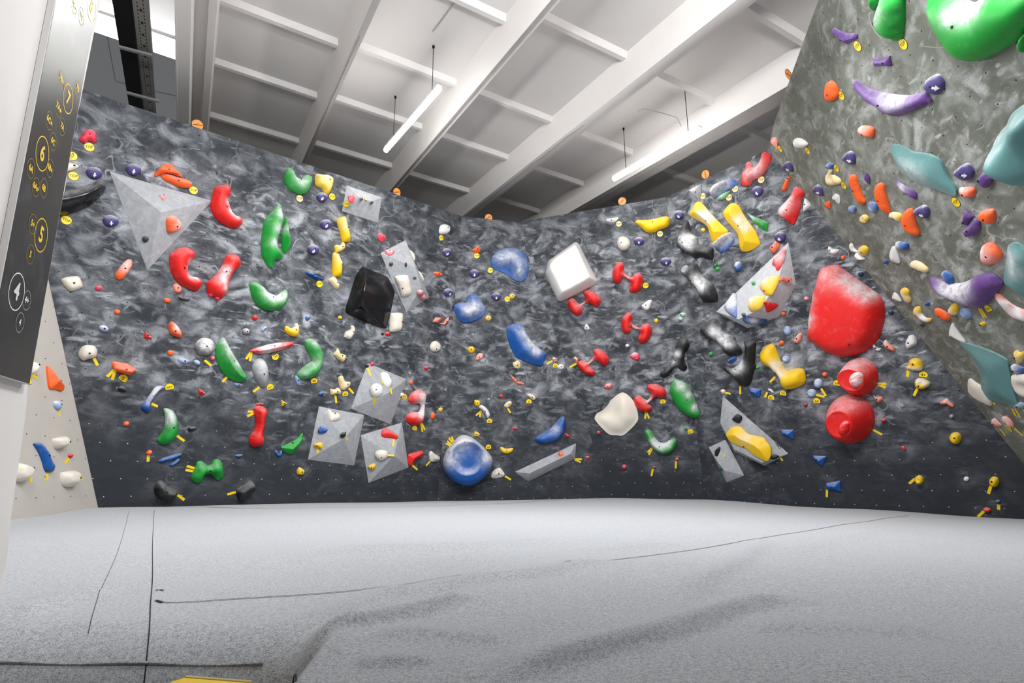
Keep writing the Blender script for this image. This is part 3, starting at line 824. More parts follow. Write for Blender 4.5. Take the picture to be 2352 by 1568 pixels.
# ---- grey volumes first (holds may sit on them)
vol('px', 'climbing_volume', '252,394,0 487,461,0 338.6,620,0 370,487,30', [(0, 1, 3), (1, 2, 3), (2, 0, 3)], 'big grey three-sided pyramid volume at the upper left', key='tetra')
vol('c1', 'climbing_volume', '820,345,0 1238,488,0 1190,790,0 760,650,0 965,480,13 1110,540,13', [(0, 1, 5, 4), (1, 2, 5), (2, 3, 4, 5), (3, 0, 4)], 'flat grey four-sided volume just under the top edge of the left wall', key='roofvol')
vol('c2', 'climbing_volume', '1525,58,0 1222,215,0 1535,925,0 1810,745,0 1645,385,26 1715,625,24', [(0, 1, 4), (1, 2, 5, 4), (2, 3, 5), (3, 0, 4, 5)], 'tall grey slanted volume behind the black glossy block', key='slant')
vol('c3', 'climbing_volume', '1070,385,0 1535,578,0 1345,1120,0 868,930,0 1295,755,24', [(0, 1, 4), (1, 2, 4), (2, 3, 4), (3, 0, 4)], 'upper grey pyramid volume of the three in a cluster', key='pyrU')
vol('c4', 'climbing_volume', '485,172,0 1028,275,0 905,882,0 352,810,0 790,555,24', [(0, 1, 4), (1, 2, 4), (2, 3, 4), (3, 0, 4)], 'left grey pyramid volume of the three in a cluster', key='pyrL')
vol('c4', 'climbing_volume', '1480,365,0 1560,905,0 1080,1092,0 985,520,0 1385,765,24', [(0, 1, 4), (1, 2, 4), (2, 3, 4), (3, 0, 4)], 'right grey pyramid volume of the three in a cluster', key='pyrR')
vol('d3', 'climbing_volume', '1165,1062,0 1900,718,0 1885,905,0 1325,1178,0 1335,1082,16 1830,845,16', [(0, 1, 5, 4), (1, 2, 5), (2, 3, 4, 5), (3, 0, 4)], 'long narrow grey wedge volume low on the middle wall', key='wedge')
vol('f2', 'climbing_volume', '1415,-20,0 1505,490,0 1305,870,0 930,1012,0 548,815,0 1285,480,30 1070,785,38 815,905,28', [(0, 5, 4), (5, 6, 4), (6, 7, 4), (0, 1, 5), (1, 2, 6, 5), (2, 3, 7, 6), (3, 4, 7)], 'large light grey faceted volume carrying yellow and blue holds', M_VOLW, key='ship', chalk=.4)
vol('f4', 'climbing_volume', '630,45,0 1418,740,0 1130,885,0 770,718,0 592,385,0 1095,850,13 765,688,13 600,372,5', [(0, 1, 5), (0, 5, 6), (0, 6, 7), (1, 2, 5), (2, 3, 6, 5), (3, 4, 7, 6), (4, 0, 7)], 'flat grey kite-shaped volume holding a yellow slab low at the right', key='kite')
vol('f4', 'climbing_volume', '455,665,0 660,572,0 885,1000,0 675,1085,0 575,850,10 640,940,12', [(0, 1, 5, 4), (1, 2, 5), (2, 3, 5), (3, 0, 4, 5)], 'small grey prism volume tucked beside the kite-shaped volume', key='prism')
vol('c2', 'climbing_volume', '1002,372,0 1315,502,0 1397,672,0 1352,900,0 1298,1127,0 1215,1110,0 805,938,0 798,890,0 925,480,0 1048,495,26 1008,858,32', [(0, 1, 9), (1, 2, 9), (2, 3, 10, 9), (3, 4, 10), (4, 5, 10), (5, 6, 10), (6, 7, 10), (7, 8, 9, 10), (8, 0, 9)],
    'glossy black block volume right of centre on the left wall', HMG['K'], bevel=.03, key='blackblock', group='black climbing volumes', seg=4, chalk=-.6, smooth=1.2)
loft('e1', 'W', '410,402 432,393 455,402 475,425 580,640 688,850 690,872 670,900 460,1015 262,1106 240,1110 212,1092 140,940 72,795 68,765 76,735 97,640 112,610 150,588', '200,590 300,520 405,450 440,460 520,640 585,790 575,825 450,900 290,985 255,975 190,830 125,690', 30, 'glossy white box-shaped volume on the middle wall', glossy=True, bulge=1.25, n=96, sharpcap=True, cd=.1)
loft('d3', 'B', '545,620 620,635 730,710 820,800 885,890 895,960 860,1040 800,1120 700,1190 600,1218 500,1200 400,1150 335,1080 298,1000 302,920 340,810 410,720 480,645', 'E 592 905 205 215', 34, 'big round blue dish volume at the foot of the middle wall', dish=.07, bulge=1.9, ch=((545, 690, 120, .8), (370, 880, 130, .8), (830, 880, 110, .8)), cd=.7)
loft('g2', 'R', 'E 812 545 222 232', 'E 700 590 165 128 20', 26, 'upper round red knob volume with a chalked pocket', cd=.6, bulge=1.15, dish=.008)
loft('g2', 'R', 'E 700 1050 290 296 20', 'E 560 1120 150 165 -20', 36, 'lower round red knob volume under the other red knob', cd=.35, bulge=1.15, dish=.008)
for o_, (x, y, rx, ry, rot), of, lab in ((0, (765, 590, 85, 100, 30), .25, 'chalk-covered bulge'), (1, (620, 1170, 62, 95, 25), .35, None)):
    par = [o for o in C.objects if o.get('label', '').startswith(('upper round red' if o_ == 0 else 'lower round red'))][0]
    hold('g2', 'R', 'dome', 7, f'E {x} {y} {rx} {ry} {rot}', lab, name='knob', off=of, parent=par, bolt=0, cd=1.0 if o_ == 0 else .3, ch=((x, y, 90, .9),) if o_ == 0 else (), rough=.006)
h('g1', 'R', 'flat', 30, '295,315 370,275 450,255 520,255 570,300 680,380 820,480 1000,610 1050,680 1075,780 1075,900 1050,1020 1000,1150 900,1260 780,1330 640,1362 520,1360 400,1320 290,1250 200,1190 145,1140 150,1060 165,880 200,680 240,500', 'huge red shield-shaped volume on the right wall', name='climbing_volume', cat='climbing volume', ch=((200, 900, 110, .9), (220, 650, 90, .8), (780, 520, 110, .8), (930, 620, 100, .8), (640, 430, 80, .6), (450, 380, 200, .3)), cd=.2, group='red climbing volumes', bolt=(742, 1190))
h('e2', 'W', 'rim', 15, '990,1055 1060,1090 1130,1170 1165,1260 1180,1370 1150,1430 1085,1500 1000,1570 920,1572 830,1560 740,1480 670,1400 655,1360 680,1310 750,1270 810,1210 850,1150 920,1090', 'large cream shell-shaped volume on the lower middle wall', name='climbing_volume', cat='climbing volume', bumps=((860, 1300, 150, -9),), cd=.1, group='cream climbing volumes', bolt=0, halo_s=.2)
h('a1', 'K', 'dome', 18, '520,1380 735,1335 900,1310 1050,1270 1150,1225 1220,1212 1265,1250 1278,1300 1240,1380 1180,1440 1100,1510 1000,1560 900,1600 820,1625 700,1646 520,1660', 'big black horn-shaped hold half hidden by the pillar', glossy=True, cd=.25, bolt=0)
# writing on the volumes' faces
# ---- left wall, upper left
h('a1', 'P', 'flat', 7, '1000,640 1060,605 1115,615 1155,665 1160,745 1130,770 1070,745 1020,775 950,735 975,690', 'pink-red lumpy hold at the top left corner of the dark wall', bolt=(1070, 677), group='pink-red climbing holds')
tag('a1', 1072, 823, 'TOP', 'TOP tag under the pink-red lumpy hold at the top left', -3)
tag('a1', 866, 932, 'TOP', 'TOP tag tilted upwards against the pillar edge', 55)
h('a1', 'W', 'dome', 4, '760,1010 870,1015 945,1050 900,1090 760,1118', 'beige pointed hold half hidden by the pillar', bolt=(890, 1048))
tag('a1', 883, 1172, 'TOP', 'TOP tag beside the pillar above the black horn hold', -5)
egg('a1', 1133, 1132, 98, 72, 15, -.1, 1, 'purple arrow egg nearest the pillar at the upper left')
egg('a1', 1605, 1092, 93, 70, 15, -.2, 1, 'purple arrow egg above the tip of the big grey pyramid')
tag('a2', 797, 238, 'TOP', 'TOP tag under the black horn hold', -25)
egg('a2', 1330, 245, 98, 70, 10, 0, 1, 'chalky purple arrow egg left of the big grey pyramid')
h('a2', 'W', 'flat', 7, '738,955 800,920 925,908 965,940 990,1000 985,1040 910,1078 850,1085 800,1050', 'cream almond-shaped hold at the left end of the dark wall', bolt=(884, 995), cd=.2)
h('a2', 'P', 'dome', 3, 'E 1185 1052 42 32', 'tiny pink-red hold right of the cream almond-shaped hold', group='pink-red climbing holds')
h('a2', 'O', 'dome', 6, '1385,880 1420,830 1480,750 1530,710 1575,708 1592,750 1575,810 1520,890 1480,935 1440,952 1400,935', 'chalky orange bar leaning right below the big grey pyramid', bolt=(1498, 820), ch=((1500, 800, 90, .8),))
h('a2', 'O', 'flat', 3, 'E 1408 1340 38 30', 'tiny orange hold left of a chalk smudge under the orange bar')
h('b2', 'O', 'flat', 3, '196,760 232,755 270,770 268,805 232,812 194,795', 'tiny orange block left of the dark sliver hold')
h('b1', 'P', 'roof', 3, '135,665 205,660 230,700 180,725', 'small pink triangular hold on the top face of the big grey pyramid', on=('tetra', 0), sharp=True, group='pink-red climbing holds', ch=((180, 690, 60, .5),))
h('b1', 'O', 'flat', 6, '240,960 290,925 340,935 400,1000 405,1045 370,1090 320,1110 255,1125 235,1050', 'rounded orange hold on the right face of the big grey pyramid', on=('tetra', 1), bolt=(318, 1030), ch=((340, 1010, 70, .6),))
h('a2', 'KG', 'dome', 3, 'E 1740 465 38 38', 'small dark grey screw-on hold on the left face of the big pyramid', on=('tetra', 2))
h('a3', 'LB', 'dome', 3.5, 'E 1250 75 60 38 20', 'small chalk-covered pale blue hold below the cream almond hold', cd=.9, ch=((1220, 60, 50, .6),), halo_s=.9)
h('a3', 'R', 'roof', 3.5, '1745,125 1755,105 1785,150 1830,185 1780,200 1735,180', 'small red claw-shaped hold below the red C-shaped hold')
h('a3', 'W', 'dome', 9, '945,380 965,320 1010,280 1080,272 1140,285 1170,340 1160,400 1120,430 1060,440 1010,460 965,430', 'round cream hold at mid height on the far left of the dark wall', bolt=(1066, 373), cd=.2)
tape('a3', 1128, 432, 1170, 515, 'yellow tape strip under the round cream hold at the far left')
h('a3', 'O', 'flat', 9, '1355,475 1440,482 1530,495 1600,540 1637,570 1600,605 1555,632 1460,605 1370,560', 'orange jug hold with two tape strips above a 5 tag', bolt=(1497, 558), tilt=(0, 30))
tape('a3', 1372, 568, 1285, 655, 'left yellow tape strip under the orange jug hold')
tape('a3', 1385, 575, 1345, 690, 'right yellow tape strip under the orange jug hold')
tag('a3', 1475, 675, '5', 'grade tag reading 5 under the orange jug hold', -35)
h('a3', 'K', 'dome', 4, '1415,800 1440,770 1480,765 1510,800 1515,830 1450,830', 'small black hold under the tag reading 5 at the left')
h('a3', 'B', 'dome', 9, '1980,775 1910,762 1860,790 1810,860 1760,930 1700,1010 1720,1050 1775,1085 1810,1050 1810,980 1860,890 1920,820', 'curved blue hold whitened with chalk at its top', ch=((1880, 820, 110, 1.0), (1800, 930, 70, .6)), halo_s=.9, bolt=0)
tape('a3', 1815, 975, 1895, 1010, 'yellow tape strip on the curved chalky blue hold')
tag('a3', 2035, 780, '6A+', 'grade tag reading 6A+ at the top of the curved blue hold', 10)
h('a3', 'O', 'flat', 3, 'E 2048 367 38 32', 'tiny orange hold midway above the curved blue hold')
h('a3', 'O', 'dome', 3, 'E 1518 1220 37 28 -15', 'tiny orange-red hold over the access hatch')
# grey side wall
h('a3', 'W', 'dome', 7, '370,500 410,470 445,500 450,560 430,600 380,620 355,560', 'cream round hold beside the pillar on the light grey wall', bolt=(413, 515), cd=.2)
tape('a3', 375, 625, 450, 672, 'yellow tape strip beside the pillar on the light grey wall')
tag('a3', 338, 712, '5+', 'grade tag mostly hidden by the pillar on the light grey wall', 0)
h('a3', 'O', 'roof', 7, '585,540 600,520 640,560 700,650 770,740 778,800 755,820 690,800 620,790 600,700', 'orange wedge hold on the light grey wall', bolt=(700, 703))
h('a3', 'LB', 'dome', 4, '655,960 680,940 715,950 735,1000 720,1050 685,1040 660,1000', 'small pale blue hold on the light grey wall', ch=((685, 960, 40, .6),))
tape('a3', 710, 1048, 714, 1130, 'yellow tape strip under the small pale blue hold on grey wall')
h('a3', 'W', 'flat', 8, '665,1400 720,1380 790,1370 805,1420 800,1480 750,1510 690,1500', 'cream chunky hold right of the blue blade on the grey wall', bolt=(778, 1445), rough=.004, cd=.2)
h('a4', 'B', 'flat', 6, '425,405 490,400 530,440 580,530 620,620 660,710 650,735 600,750 560,720 530,620 490,520 450,450', 'long blue blade hold on the light grey wall', bolt=(548, 560))
tape('a4', 572, 740, 560, 855, 'yellow tape strip under the long blue blade hold')
h('a4', 'R', 'dome', 3, 'E 852 553 25 25', 'tiny red hold on the light grey wall')
tape('a4', 832, 588, 775, 645, 'yellow tape strip by the tiny red hold on grey wall')
h('a4', 'W', 'flat', 9, '230,640 310,660 375,700 370,770 340,830 280,865 220,845 200,800 195,720', 'cream block hold beside the pillar near the mat', bolt=(361, 708), cd=.2)
tape('a4', 358, 808, 374, 872, 'yellow tape strip by the cream block beside the pillar')
h('a4', 'W', 'flat', 9, '768,770 790,745 930,735 935,800 925,900 870,925 800,910 770,850', 'cream block hold at the lower right of the grey wall', bolt=(897, 833), cd=.2)
tape('a4', 935, 828, 998, 826, 'yellow tape strip right of the lower cream block hold')
h('a4', 'O', 'dome', 4, '1755,530 1790,490 1825,500 1825,530 1790,550', 'small orange-red hold inside the access hatch')
tape('a4', 1780, 548, 1778, 628, 'yellow tape strip under the small hold inside the hatch')
# ---- left wall, second column
h('b1', 'O', 'flat', 9, '80,430 95,390 140,340 190,295 260,283 310,310 355,370 410,440 380,440 300,410 220,400 160,420 95,440', 'orange wing-shaped hold above the big grey pyramid', bolt=(248, 366), tilt=(0, 25), cd=.2)
h('b1', 'O', 'dome', 8, '165,430 200,415 270,425 350,450 440,470 510,500 533,540 500,575 430,580 330,550 220,495 180,465', 'orange sausage hold under the orange wing-shaped hold', bolt=(357, 502), cd=.3)
tag('b1', 547, 612, 'TOP', 'TOP tag at the end of the orange sausage hold', -10)
h('b1', 'R', 'dome', 13, '830,555 900,540 970,538 1000,580 1005,640 980,680 975,720 990,790 1020,860 1070,910 1110,920 1145,960 1130,1020 1070,1062 990,1050 890,1000 800,910 765,820 765,740 800,600', 'red banana-shaped hold right of the big grey pyramid', ch=((965, 760, 45, .9), (990, 860, 45, .9), (1050, 920, 45, .9)), cd=.2, bolt=(925, 820))
h('b1', 'G', 'dome', 12, '1680,345 1715,338 1760,375 1790,440 1850,465 1890,430 1930,420 1975,440 1985,480 1960,560 1920,630 1870,655 1800,645 1720,600 1665,530 1655,440', 'green V-shaped hold at the top of the left wall', ch=((1830, 500, 90, .6),), bolt=(1822, 485))
tag('b1', 1820, 710, 'TOP', 'faded TOP tag below the green V-shaped hold', -3, pale=True)
gl = h('b1', 'G', 'dome', 15, '1580,780 1610,790 1625,850 1640,920 1640,1000 1590,1130 1575,1260 1590,1300 1635,1390 1600,1445 1540,1450 1530,1500 1510,1538 1450,1510 1390,1400 1375,1280 1385,1130 1410,980 1480,880', 'tall green leaf-shaped hold with a chalked ridge', ch=((1590, 900, 60, .9), (1560, 1080, 70, .9), (1500, 1250, 60, .8)), bolt=0, cd=.3)
h('b1', 'G', 'roof', 13, '1672,918 1695,1000 1705,1100 1730,1250 1700,1330 1650,1370 1625,1280 1618,1180 1640,1040', None, name='fin', parent=gl, bolt=0, ch=((1670, 1080, 60, .6),))
h('b2', 'R', 'dome', 14, '275,230 340,170 420,142 500,150 560,190 575,230 555,290 510,320 490,380 490,440 520,490 590,500 640,520 660,570 640,620 590,668 500,640 410,590 330,520 285,420 268,320', 'red C-shaped hold below the big grey pyramid', ch=((500, 400, 40, .9), (510, 480, 40, .9), (570, 510, 35, .9), (510, 320, 40, .7)), cd=.2, bolt=(420, 400))
h('b2', 'R', 'dome', 13, '950,240 990,227 1080,235 1120,290 1125,340 1085,400 1030,460 990,550 975,630 960,680 905,755 860,765 810,740 740,700 715,600 740,540 800,490 870,410 910,330', 'red bone-shaped hold with a white chalked waist', bolt=(922, 440), ch=((920, 430, 70, .9), (890, 540, 70, .9), (920, 640, 45, .7)), cd=.2)
h('b2', 'P', 'dome', 4, 'E 758 712 32 30', 'left tiny pink ball at the foot of the red bone hold', group='pink-red climbing holds')
h('b2', 'P', 'dome', 4, 'E 835 756 32 26', 'right tiny pink ball at the foot of the red bone hold', group='pink-red climbing holds')
h('b2', 'O', 'flat', 3, '300,620 320,585 350,580 400,620 408,660 380,690 330,680', 'flat pale orange hold under the red C-shaped hold', ch=((350, 630, 60, .5),))
h('b2', 'KG', 'dome', 3, '360,730 420,740 500,760 490,790 430,785 380,765', 'dark grey sliver hold under the flat pale orange hold', halo_s=.8)
h('b2', 'G', 'dome', 13, '1235,590 1280,565 1340,575 1400,620 1450,680 1510,710 1560,720 1610,680 1660,650 1690,680 1695,750 1660,830 1590,885 1500,905 1400,885 1310,820 1250,700', 'green crescent hold with thick chalk on its inner edge', ch=((1420, 680, 80, .9), (1500, 740, 80, .9), (1600, 740, 70, .8)), bolt=(1485, 745), cd=.3, halo_s=.8)
h('b2', 'O', 'flat', 8, '265,1050 295,1038 350,1080 400,1150 410,1220 390,1232 320,1205 265,1170 250,1100', 'orange wedge hold with chalky face left of a red claw', bolt=(318, 1152), ch=((345, 1110, 60, .9),), cd=.2)
h('b2', 'R', 'dome', 4, 'E 1285 990 33 32', 'small red hold below the chalky green crescent')
h('b2', 'KG', 'dome', 10, '570,1340 600,1270 670,1232 750,1245 800,1300 810,1370 760,1430 690,1450 610,1430', 'round dark hold smothered in white chalk', ch=((690, 1310, 120, 1.2),), halo_s=1.0, bolt=(687, 1332))
tape('b2', 680, 1500, 760, 1565, 'yellow tape strip under the chalk-smothered round hold')
h('b2', 'P', 'dome', 3, 'E 778 1475 30 28', 'small pink ring-like hold beside the green half-moon', ch=((778, 1470, 30, .3),), group='pink-red climbing holds')
h('b2', 'KG', 'dome', 4, 'E 1180 1155 45 38', 'small dark hold dusted white above the red fin', ch=((1180, 1140, 50, .9),), halo_s=1.0)
h('b2', 'LB', 'roof', 3.5, '1365,1160 1360,1130 1410,1090 1430,1110 1400,1150', 'small chalky pale blue hold above the red fin', ch=((1400, 1110, 40, .5),), halo_s=.9)
h('b2', 'Y', 'dome', 7, '1650,1100 1680,1090 1720,1115 1760,1095 1770,1060 1800,1062 1820,1120 1810,1190 1770,1218 1700,1195 1650,1150', 'yellow horned jug above the right end of the red fin', bolt=(1765, 1135), ch=((1770, 1090, 50, .7),))
h('b2', 'B', 'roof', 3.5, '1890,990 1910,955 1950,970 1945,1000 1910,1025', 'small blue hold above the green boomerang', ch=((1915, 970, 25, .5),))
h('c2', 'B', 'roof', 6, '325,440 380,450 460,485 550,520 480,538 420,510 360,480', 'thin bright blue fin hold above a TOP tag', sharp=True, bolt=0, cd=.1)
tag('c2', 490, 585, 'TOP', 'TOP tag under the thin bright blue fin', 12)
h('b3', 'LB', 'dome', 3, '365,545 420,535 490,560 500,580 460,600 390,590', 'flat pale blue hold left of another pale blue hold', ch=((430, 550, 60, .4),), halo_s=.9)
h('b3', 'LB', 'dome', 4, '550,570 590,555 630,590 610,620 565,610', 'chalky pale blue hold below the chalk-smothered round hold', ch=((590, 570, 40, .6),), halo_s=.9)
h('b3', 'G', 'roof', 14, '920,288 960,350 1020,460 1080,560 1150,680 1200,770 1150,820 1050,810 950,750 870,640 825,500 835,400 870,320', 'green half-moon hold with a straight chalky right edge', bolt=(1030, 567), ch=((990, 440, 90, .8), (1080, 580, 70, .8), (930, 330, 60, .7)), cd=.2)
tape('b3', 955, 755, 892, 822, 'yellow tape strip under the green half-moon hold')
h('b3', 'LB', 'dome', 3.5, '1040,840 1090,835 1120,850 1100,880 1060,870', 'small blue hold at the lower tip of the green half-moon')
h('b3', 'R', 'roof', 9, '1225,445 1300,415 1450,370 1600,345 1750,335 1755,365 1720,400 1600,440 1450,475 1340,487 1260,465', 'long red fin hold dusted white along the top', sharp=True, bolt=(1512, 388), ch=((1400, 400, 90, .7), (1550, 370, 90, .7), (1450, 450, 70, .5)), halo_s=.9)
tape('b3', 1240, 455, 1178, 542, 'left yellow tape strip at the tip of the red fin')
tape('b3', 1243, 462, 1222, 570, 'right yellow tape strip at the tip of the red fin')
tag('b3', 1528, 515, '6C', 'grade tag reading 6C under the long red fin', 200)
h('b3', 'N', 'dome', 10, '1260,640 1300,560 1370,540 1430,600 1455,720 1445,830 1400,890 1340,850 1280,740', 'grey teardrop hold clouded with chalk below the red fin', ch=((1370, 650, 100, .7),), halo_s=.9, bolt=(1375, 725))
tape('b3', 1340, 880, 1262, 938, 'yellow tape strip left of the grey teardrop hold tip')
tag('b3', 1467, 885, '6A+', 'grade tag reading 6A+ under the grey teardrop hold', 18)
h('c3', 'G', 'dome', 13, '330,130 350,105 400,95 460,120 520,200 548,300 535,410 490,500 410,560 330,580 260,565 232,525 270,470 340,410 405,370 410,350 375,270 340,200', 'green boomerang-shaped hold above the 6B tag', ch=((410, 140, 60, .4), (440, 370, 80, .4), (300, 520, 60, .4)), bolt=0)
h('b3', 'LB', 'dome', 3, '1770,745 1800,750 1830,800 1830,860 1795,850 1770,790', 'small pale blue hold at the lower tip of the green boomerang')
tag('c3', 425, 602, '6B', 'grade tag reading 6B under the green boomerang', 8)
h('b3', 'R', 'roof', 3.5, '610,905 640,915 690,960 650,978 610,960', 'small red claw hold below the green half-moon')
h('b3', 'R', 'dome', 2.5, '1295,1080 1395,1080 1370,1100 1320,1100', 'thin red sliver on top of the lower red bone hold')
h('b3', 'Y', 'roof', 4, '1600,1035 1675,1080 1610,1112', 'small yellow triangle hold right of the lower red bone hold', sharp=True)
h('b4', 'R', 'dome', 13, '1285,200 1330,168 1390,175 1435,215 1438,280 1415,340 1410,430 1390,500 1405,580 1380,640 1310,662 1250,650 1225,600 1240,530 1280,470 1305,400 1300,320 1290,260', 'tall red bone-shaped hold low on the left wall', bolt=(1384, 430), cd=.2)
tape('b4', 1288, 245, 1190, 292, 'lower yellow tape strip beside the tall red bone hold')
tape('b4', 1285, 240, 1200, 232, 'upper yellow tape strip beside the tall red bone hold')
h('b4', 'G', 'dome', 12, '195,205 250,200 310,235 355,310 370,400 365,500 320,580 250,625 180,635 130,600 120,570 150,530 200,440 215,350 210,260', 'green banana hold low on the left wall', ch=((265, 270, 80, .9), (240, 360, 70, .7)), bolt=(294, 422), cd=.2)
tape('b4', 345, 522, 438, 590, 'yellow tape strip beside the lower green banana hold')
h('b4', 'K', 'dome', 4, '480,440 500,415 560,415 590,430 560,460 500,475', 'small black hold right of the lower green banana')
h('b4', 'B', 'roof', 5, '120,830 180,795 300,755 410,735 400,765 300,815 160,850', 'upper of two thin blue edge holds near the mat', sharp=True, bolt=0)
h('b4', 'B', 'roof', 5, '262,875 320,830 370,800 380,825 340,870 290,890', 'lower shorter blue edge hold near the mat', bolt=0)
h('b4', 'G', 'dome', 13, '600,850 650,832 690,860 730,890 775,870 800,825 850,810 895,850 915,950 910,1030 860,1065 820,1050 790,1000 740,985 690,1010 670,1070 620,1098 550,1080 530,1040 545,980 575,920', 'green butterfly-shaped hold near the mat', bolt=(740, 940), cd=.15)
tape('b4', 465, 888, 575, 922, 'upper yellow tape strip left of the green butterfly hold')
tape('b4', 450, 935, 562, 955, 'lower yellow tape strip left of the green butterfly hold')
h('b4', 'K', 'dome', 13, '85,1160 110,1095 165,1065 220,1110 260,1150 330,1170 365,1210 350,1260 280,1300 190,1310 120,1270 90,1220', 'black lump hold at the foot of the left wall', bolt=(208, 1185), cd=.2)
tape('b4', 355, 1235, 437, 1297, 'yellow tape strip beside the black lump hold')
h('b4', 'B', 'roof', 3.5, '1045,770 1080,750 1130,750 1130,775 1090,790', 'tiny blue hold above the black wedge near the mat')
h('b4', 'B', 'dome', 3.5, '1525,710 1550,705 1570,735 1600,700 1615,710 1605,760 1570,778 1535,755', 'small blue horseshoe hold at the tip of the green blade')
h('b4', 'G', 'roof', 9, '1860,495 1865,560 1840,620 1780,700 1715,748 1650,720 1605,670 1650,640 1740,600 1800,560', 'green blade hold left of the grey pyramid cluster', bolt=(1735, 605), cd=.1)
h('b4', 'Y', 'flat', 5, '1795,940 1825,905 1880,945 1860,990 1800,990', 'small yellow hold below the green blade')
h('b4', 'K', 'flat', 11, '1070,1190 1110,1150 1180,1105 1240,1065 1290,1110 1295,1160 1240,1230 1160,1290 1110,1312 1080,1260', 'black wedge hold at the foot of the left wall', bolt=(1190, 1185), cd=.2)
tape('b4', 1060, 1200, 952, 1228, 'yellow tape strip beside the black wedge hold')
# ---- left wall, third column
h('c1', 'Y', 'flat', 9, '450,215 480,200 540,210 600,215 660,250 660,310 640,380 600,445 560,430 530,380 470,350 448,310', 'yellow slab hold right of the green V-shaped hold', bolt=(595, 280), ch=((560, 260, 90, .6),))
egg('c1', 525, 485, 66, 58, 10, -.6, 1, 'purple arrow egg under the yellow slab at the top')
tag('c1', 643, 478, 'TOP', 'TOP tag beside the purple egg under the yellow slab', -8)
h('c1', 'P', 'roof', 5, '835,465 880,440 925,490 890,545 850,530', 'pink faceted hold on the flat grey four-sided volume', on=('roofvol', 0), sharp=True, group='pink-red climbing holds', ch=((870, 460, 30, .6),))
tag('c1', 817, 567, 'TOP', 'TOP tag at the left corner of the flat grey volume', -8, on=('roofvol', 3))
tag('c1', 1045, 500, 'TOP', 'faded orange TOP tag on the flat grey volume', -30, pale=True, on=('roofvol', 0))
h('c1', 'KG', 'dome', 2.5, 'E 995 502 20 16', 'left tiny dark screw-on hold on the flat grey volume', on=('roofvol', 0))
h('c1', 'KG', 'dome', 2.5, 'E 1118 543 20 15', 'right tiny dark screw-on hold on the flat grey volume', on=('roofvol', 0))
h('c1', 'Y', 'flat', 9, '720,740 760,720 810,717 825,760 835,820 855,880 870,990 855,1020 800,1020 770,1005 745,900 715,800', 'upper long yellow hold in a column of yellow holds', bolt=(820, 855), ch=((800, 830, 60, .6),))
egg('c1', 572, 810, 66, 60, 5, -.4, 1, 'purple arrow egg left of the upper long yellow hold')
egg('c1', 420, 1112, 68, 60, 10, -.5, 1, 'purple arrow egg right of the tall green leaf hold')
h('c1', 'Y', 'dome', 6, '675,1070 700,1055 745,1060 770,1020 795,1040 803,1090 760,1130 690,1150 680,1110', 'small yellow hold between the two long yellow holds', ch=((740, 1080, 50, .6),), bolt=(757, 1080))
h('c1', 'Y', 'flat', 9, '660,1160 700,1150 735,1170 750,1220 778,1270 770,1330 765,1420 740,1440 690,1435 660,1420 655,1290', 'lower long yellow hold in a column of yellow holds', bolt=(757, 1288), ch=((730, 1240, 60, .6),))
h('c2', 'CR', 'dome', 7, '612,540 640,505 675,497 705,540 733,590 728,625 705,648 665,620', 'cream yellow egg hold at the bottom of the yellow column', ch=((670, 550, 50, .4),))
h('c1', 'P', 'roof', 4, '1195,925 1230,920 1280,950 1285,985 1240,1022 1200,980', 'small red triangular hold above the tall grey slanted volume', group='pink-red climbing holds')
h('c1', 'WW', 'flat', 7, '1940,850 1970,812 2030,815 2060,855 2050,905 1995,930 1940,915', 'white egg hold near the top corner of the left wall', bolt=(2015, 850), cd=.1)
tag('c1', 1950, 972, 'TOP', 'TOP tag under the white egg hold', -8)
egg('d1', 352, 520, 50, 52, 5, -.6, 1, 'purple arrow egg below the white egg hold')
h('c1', 'O', 'dome', 3.5, '1865,1385 1900,1378 1960,1400 1970,1425 1920,1430 1870,1410', 'small orange sliver right of the tall grey slanted volume')
h('c2', 'P', 'flat', 3, '1275,175 1330,172 1390,185 1380,220 1330,240 1285,215', 'flat pink hold on the top face of the slanted grey volume', on=('slant', 0), ch=((1330, 195, 45, .8),), group='pink-red climbing holds')
h('c2', 'CR', 'flat', 8, '1395,520 1420,490 1530,485 1560,520 1585,640 1580,710 1480,742 1440,640', 'cream slab hold on the front of the slanted grey volume', on=('slant', 1), bolt=(1495, 628), mat=HM['W'])
h('c2', 'KG', 'dome', 4, 'E 1350 345 24 24', 'small dark knob at the left of the slanted volume front', on=('slant', 1))
h('c2', 'KG', 'dome', 3, 'E 1527 355 14 30', 'narrow dark knob at the top of the slanted volume front', on=('slant', 1))
h('c2', 'KG', 'dome', 2.5, 'E 1634 512 20 16', 'small dark knob above the red knobs on the slanted volume', on=('slant', 1))
h('c2', 'R', 'dome', 4, 'E 1705 692 42 30 -20', 'upper chalky red knob on the slanted grey volume', on=('slant', 2), ch=((1700, 675, 40, .7),))
h('c2', 'P', 'dome', 4, 'E 1740 748 40 30 10', 'lower pink knob on the slanted grey volume', on=('slant', 2), group='pink-red climbing holds', ch=((1740, 735, 40, .5),))
h('c2', 'W', 'dome', 8, '1565,170 1610,200 1638,260 1630,320 1600,320 1570,250', 'upper cream hold peeking from behind the slanted grey volume', bolt=0)
h('c2', 'W', 'dome', 8, '1660,410 1720,470 1742,540 1730,570 1690,510', 'lower cream hold peeking from behind the slanted grey volume', bolt=0)
h('c2', 'W', 'flat', 9, '1355,960 1380,932 1495,938 1495,1020 1485,1130 1430,1158 1360,1160 1345,1120', 'cream brick-shaped hold below the glossy black block', bolt=(1465, 1042), cd=.15)
h('c2', 'R', 'dome', 4, 'E 1312 1185 30 27', 'small red hold at the lower tip of the black block')
h('c2', 'K', 'dome', 2.5, 'E 1250 1182 18 18', 'tiny black hold at the lower tip of the black block')
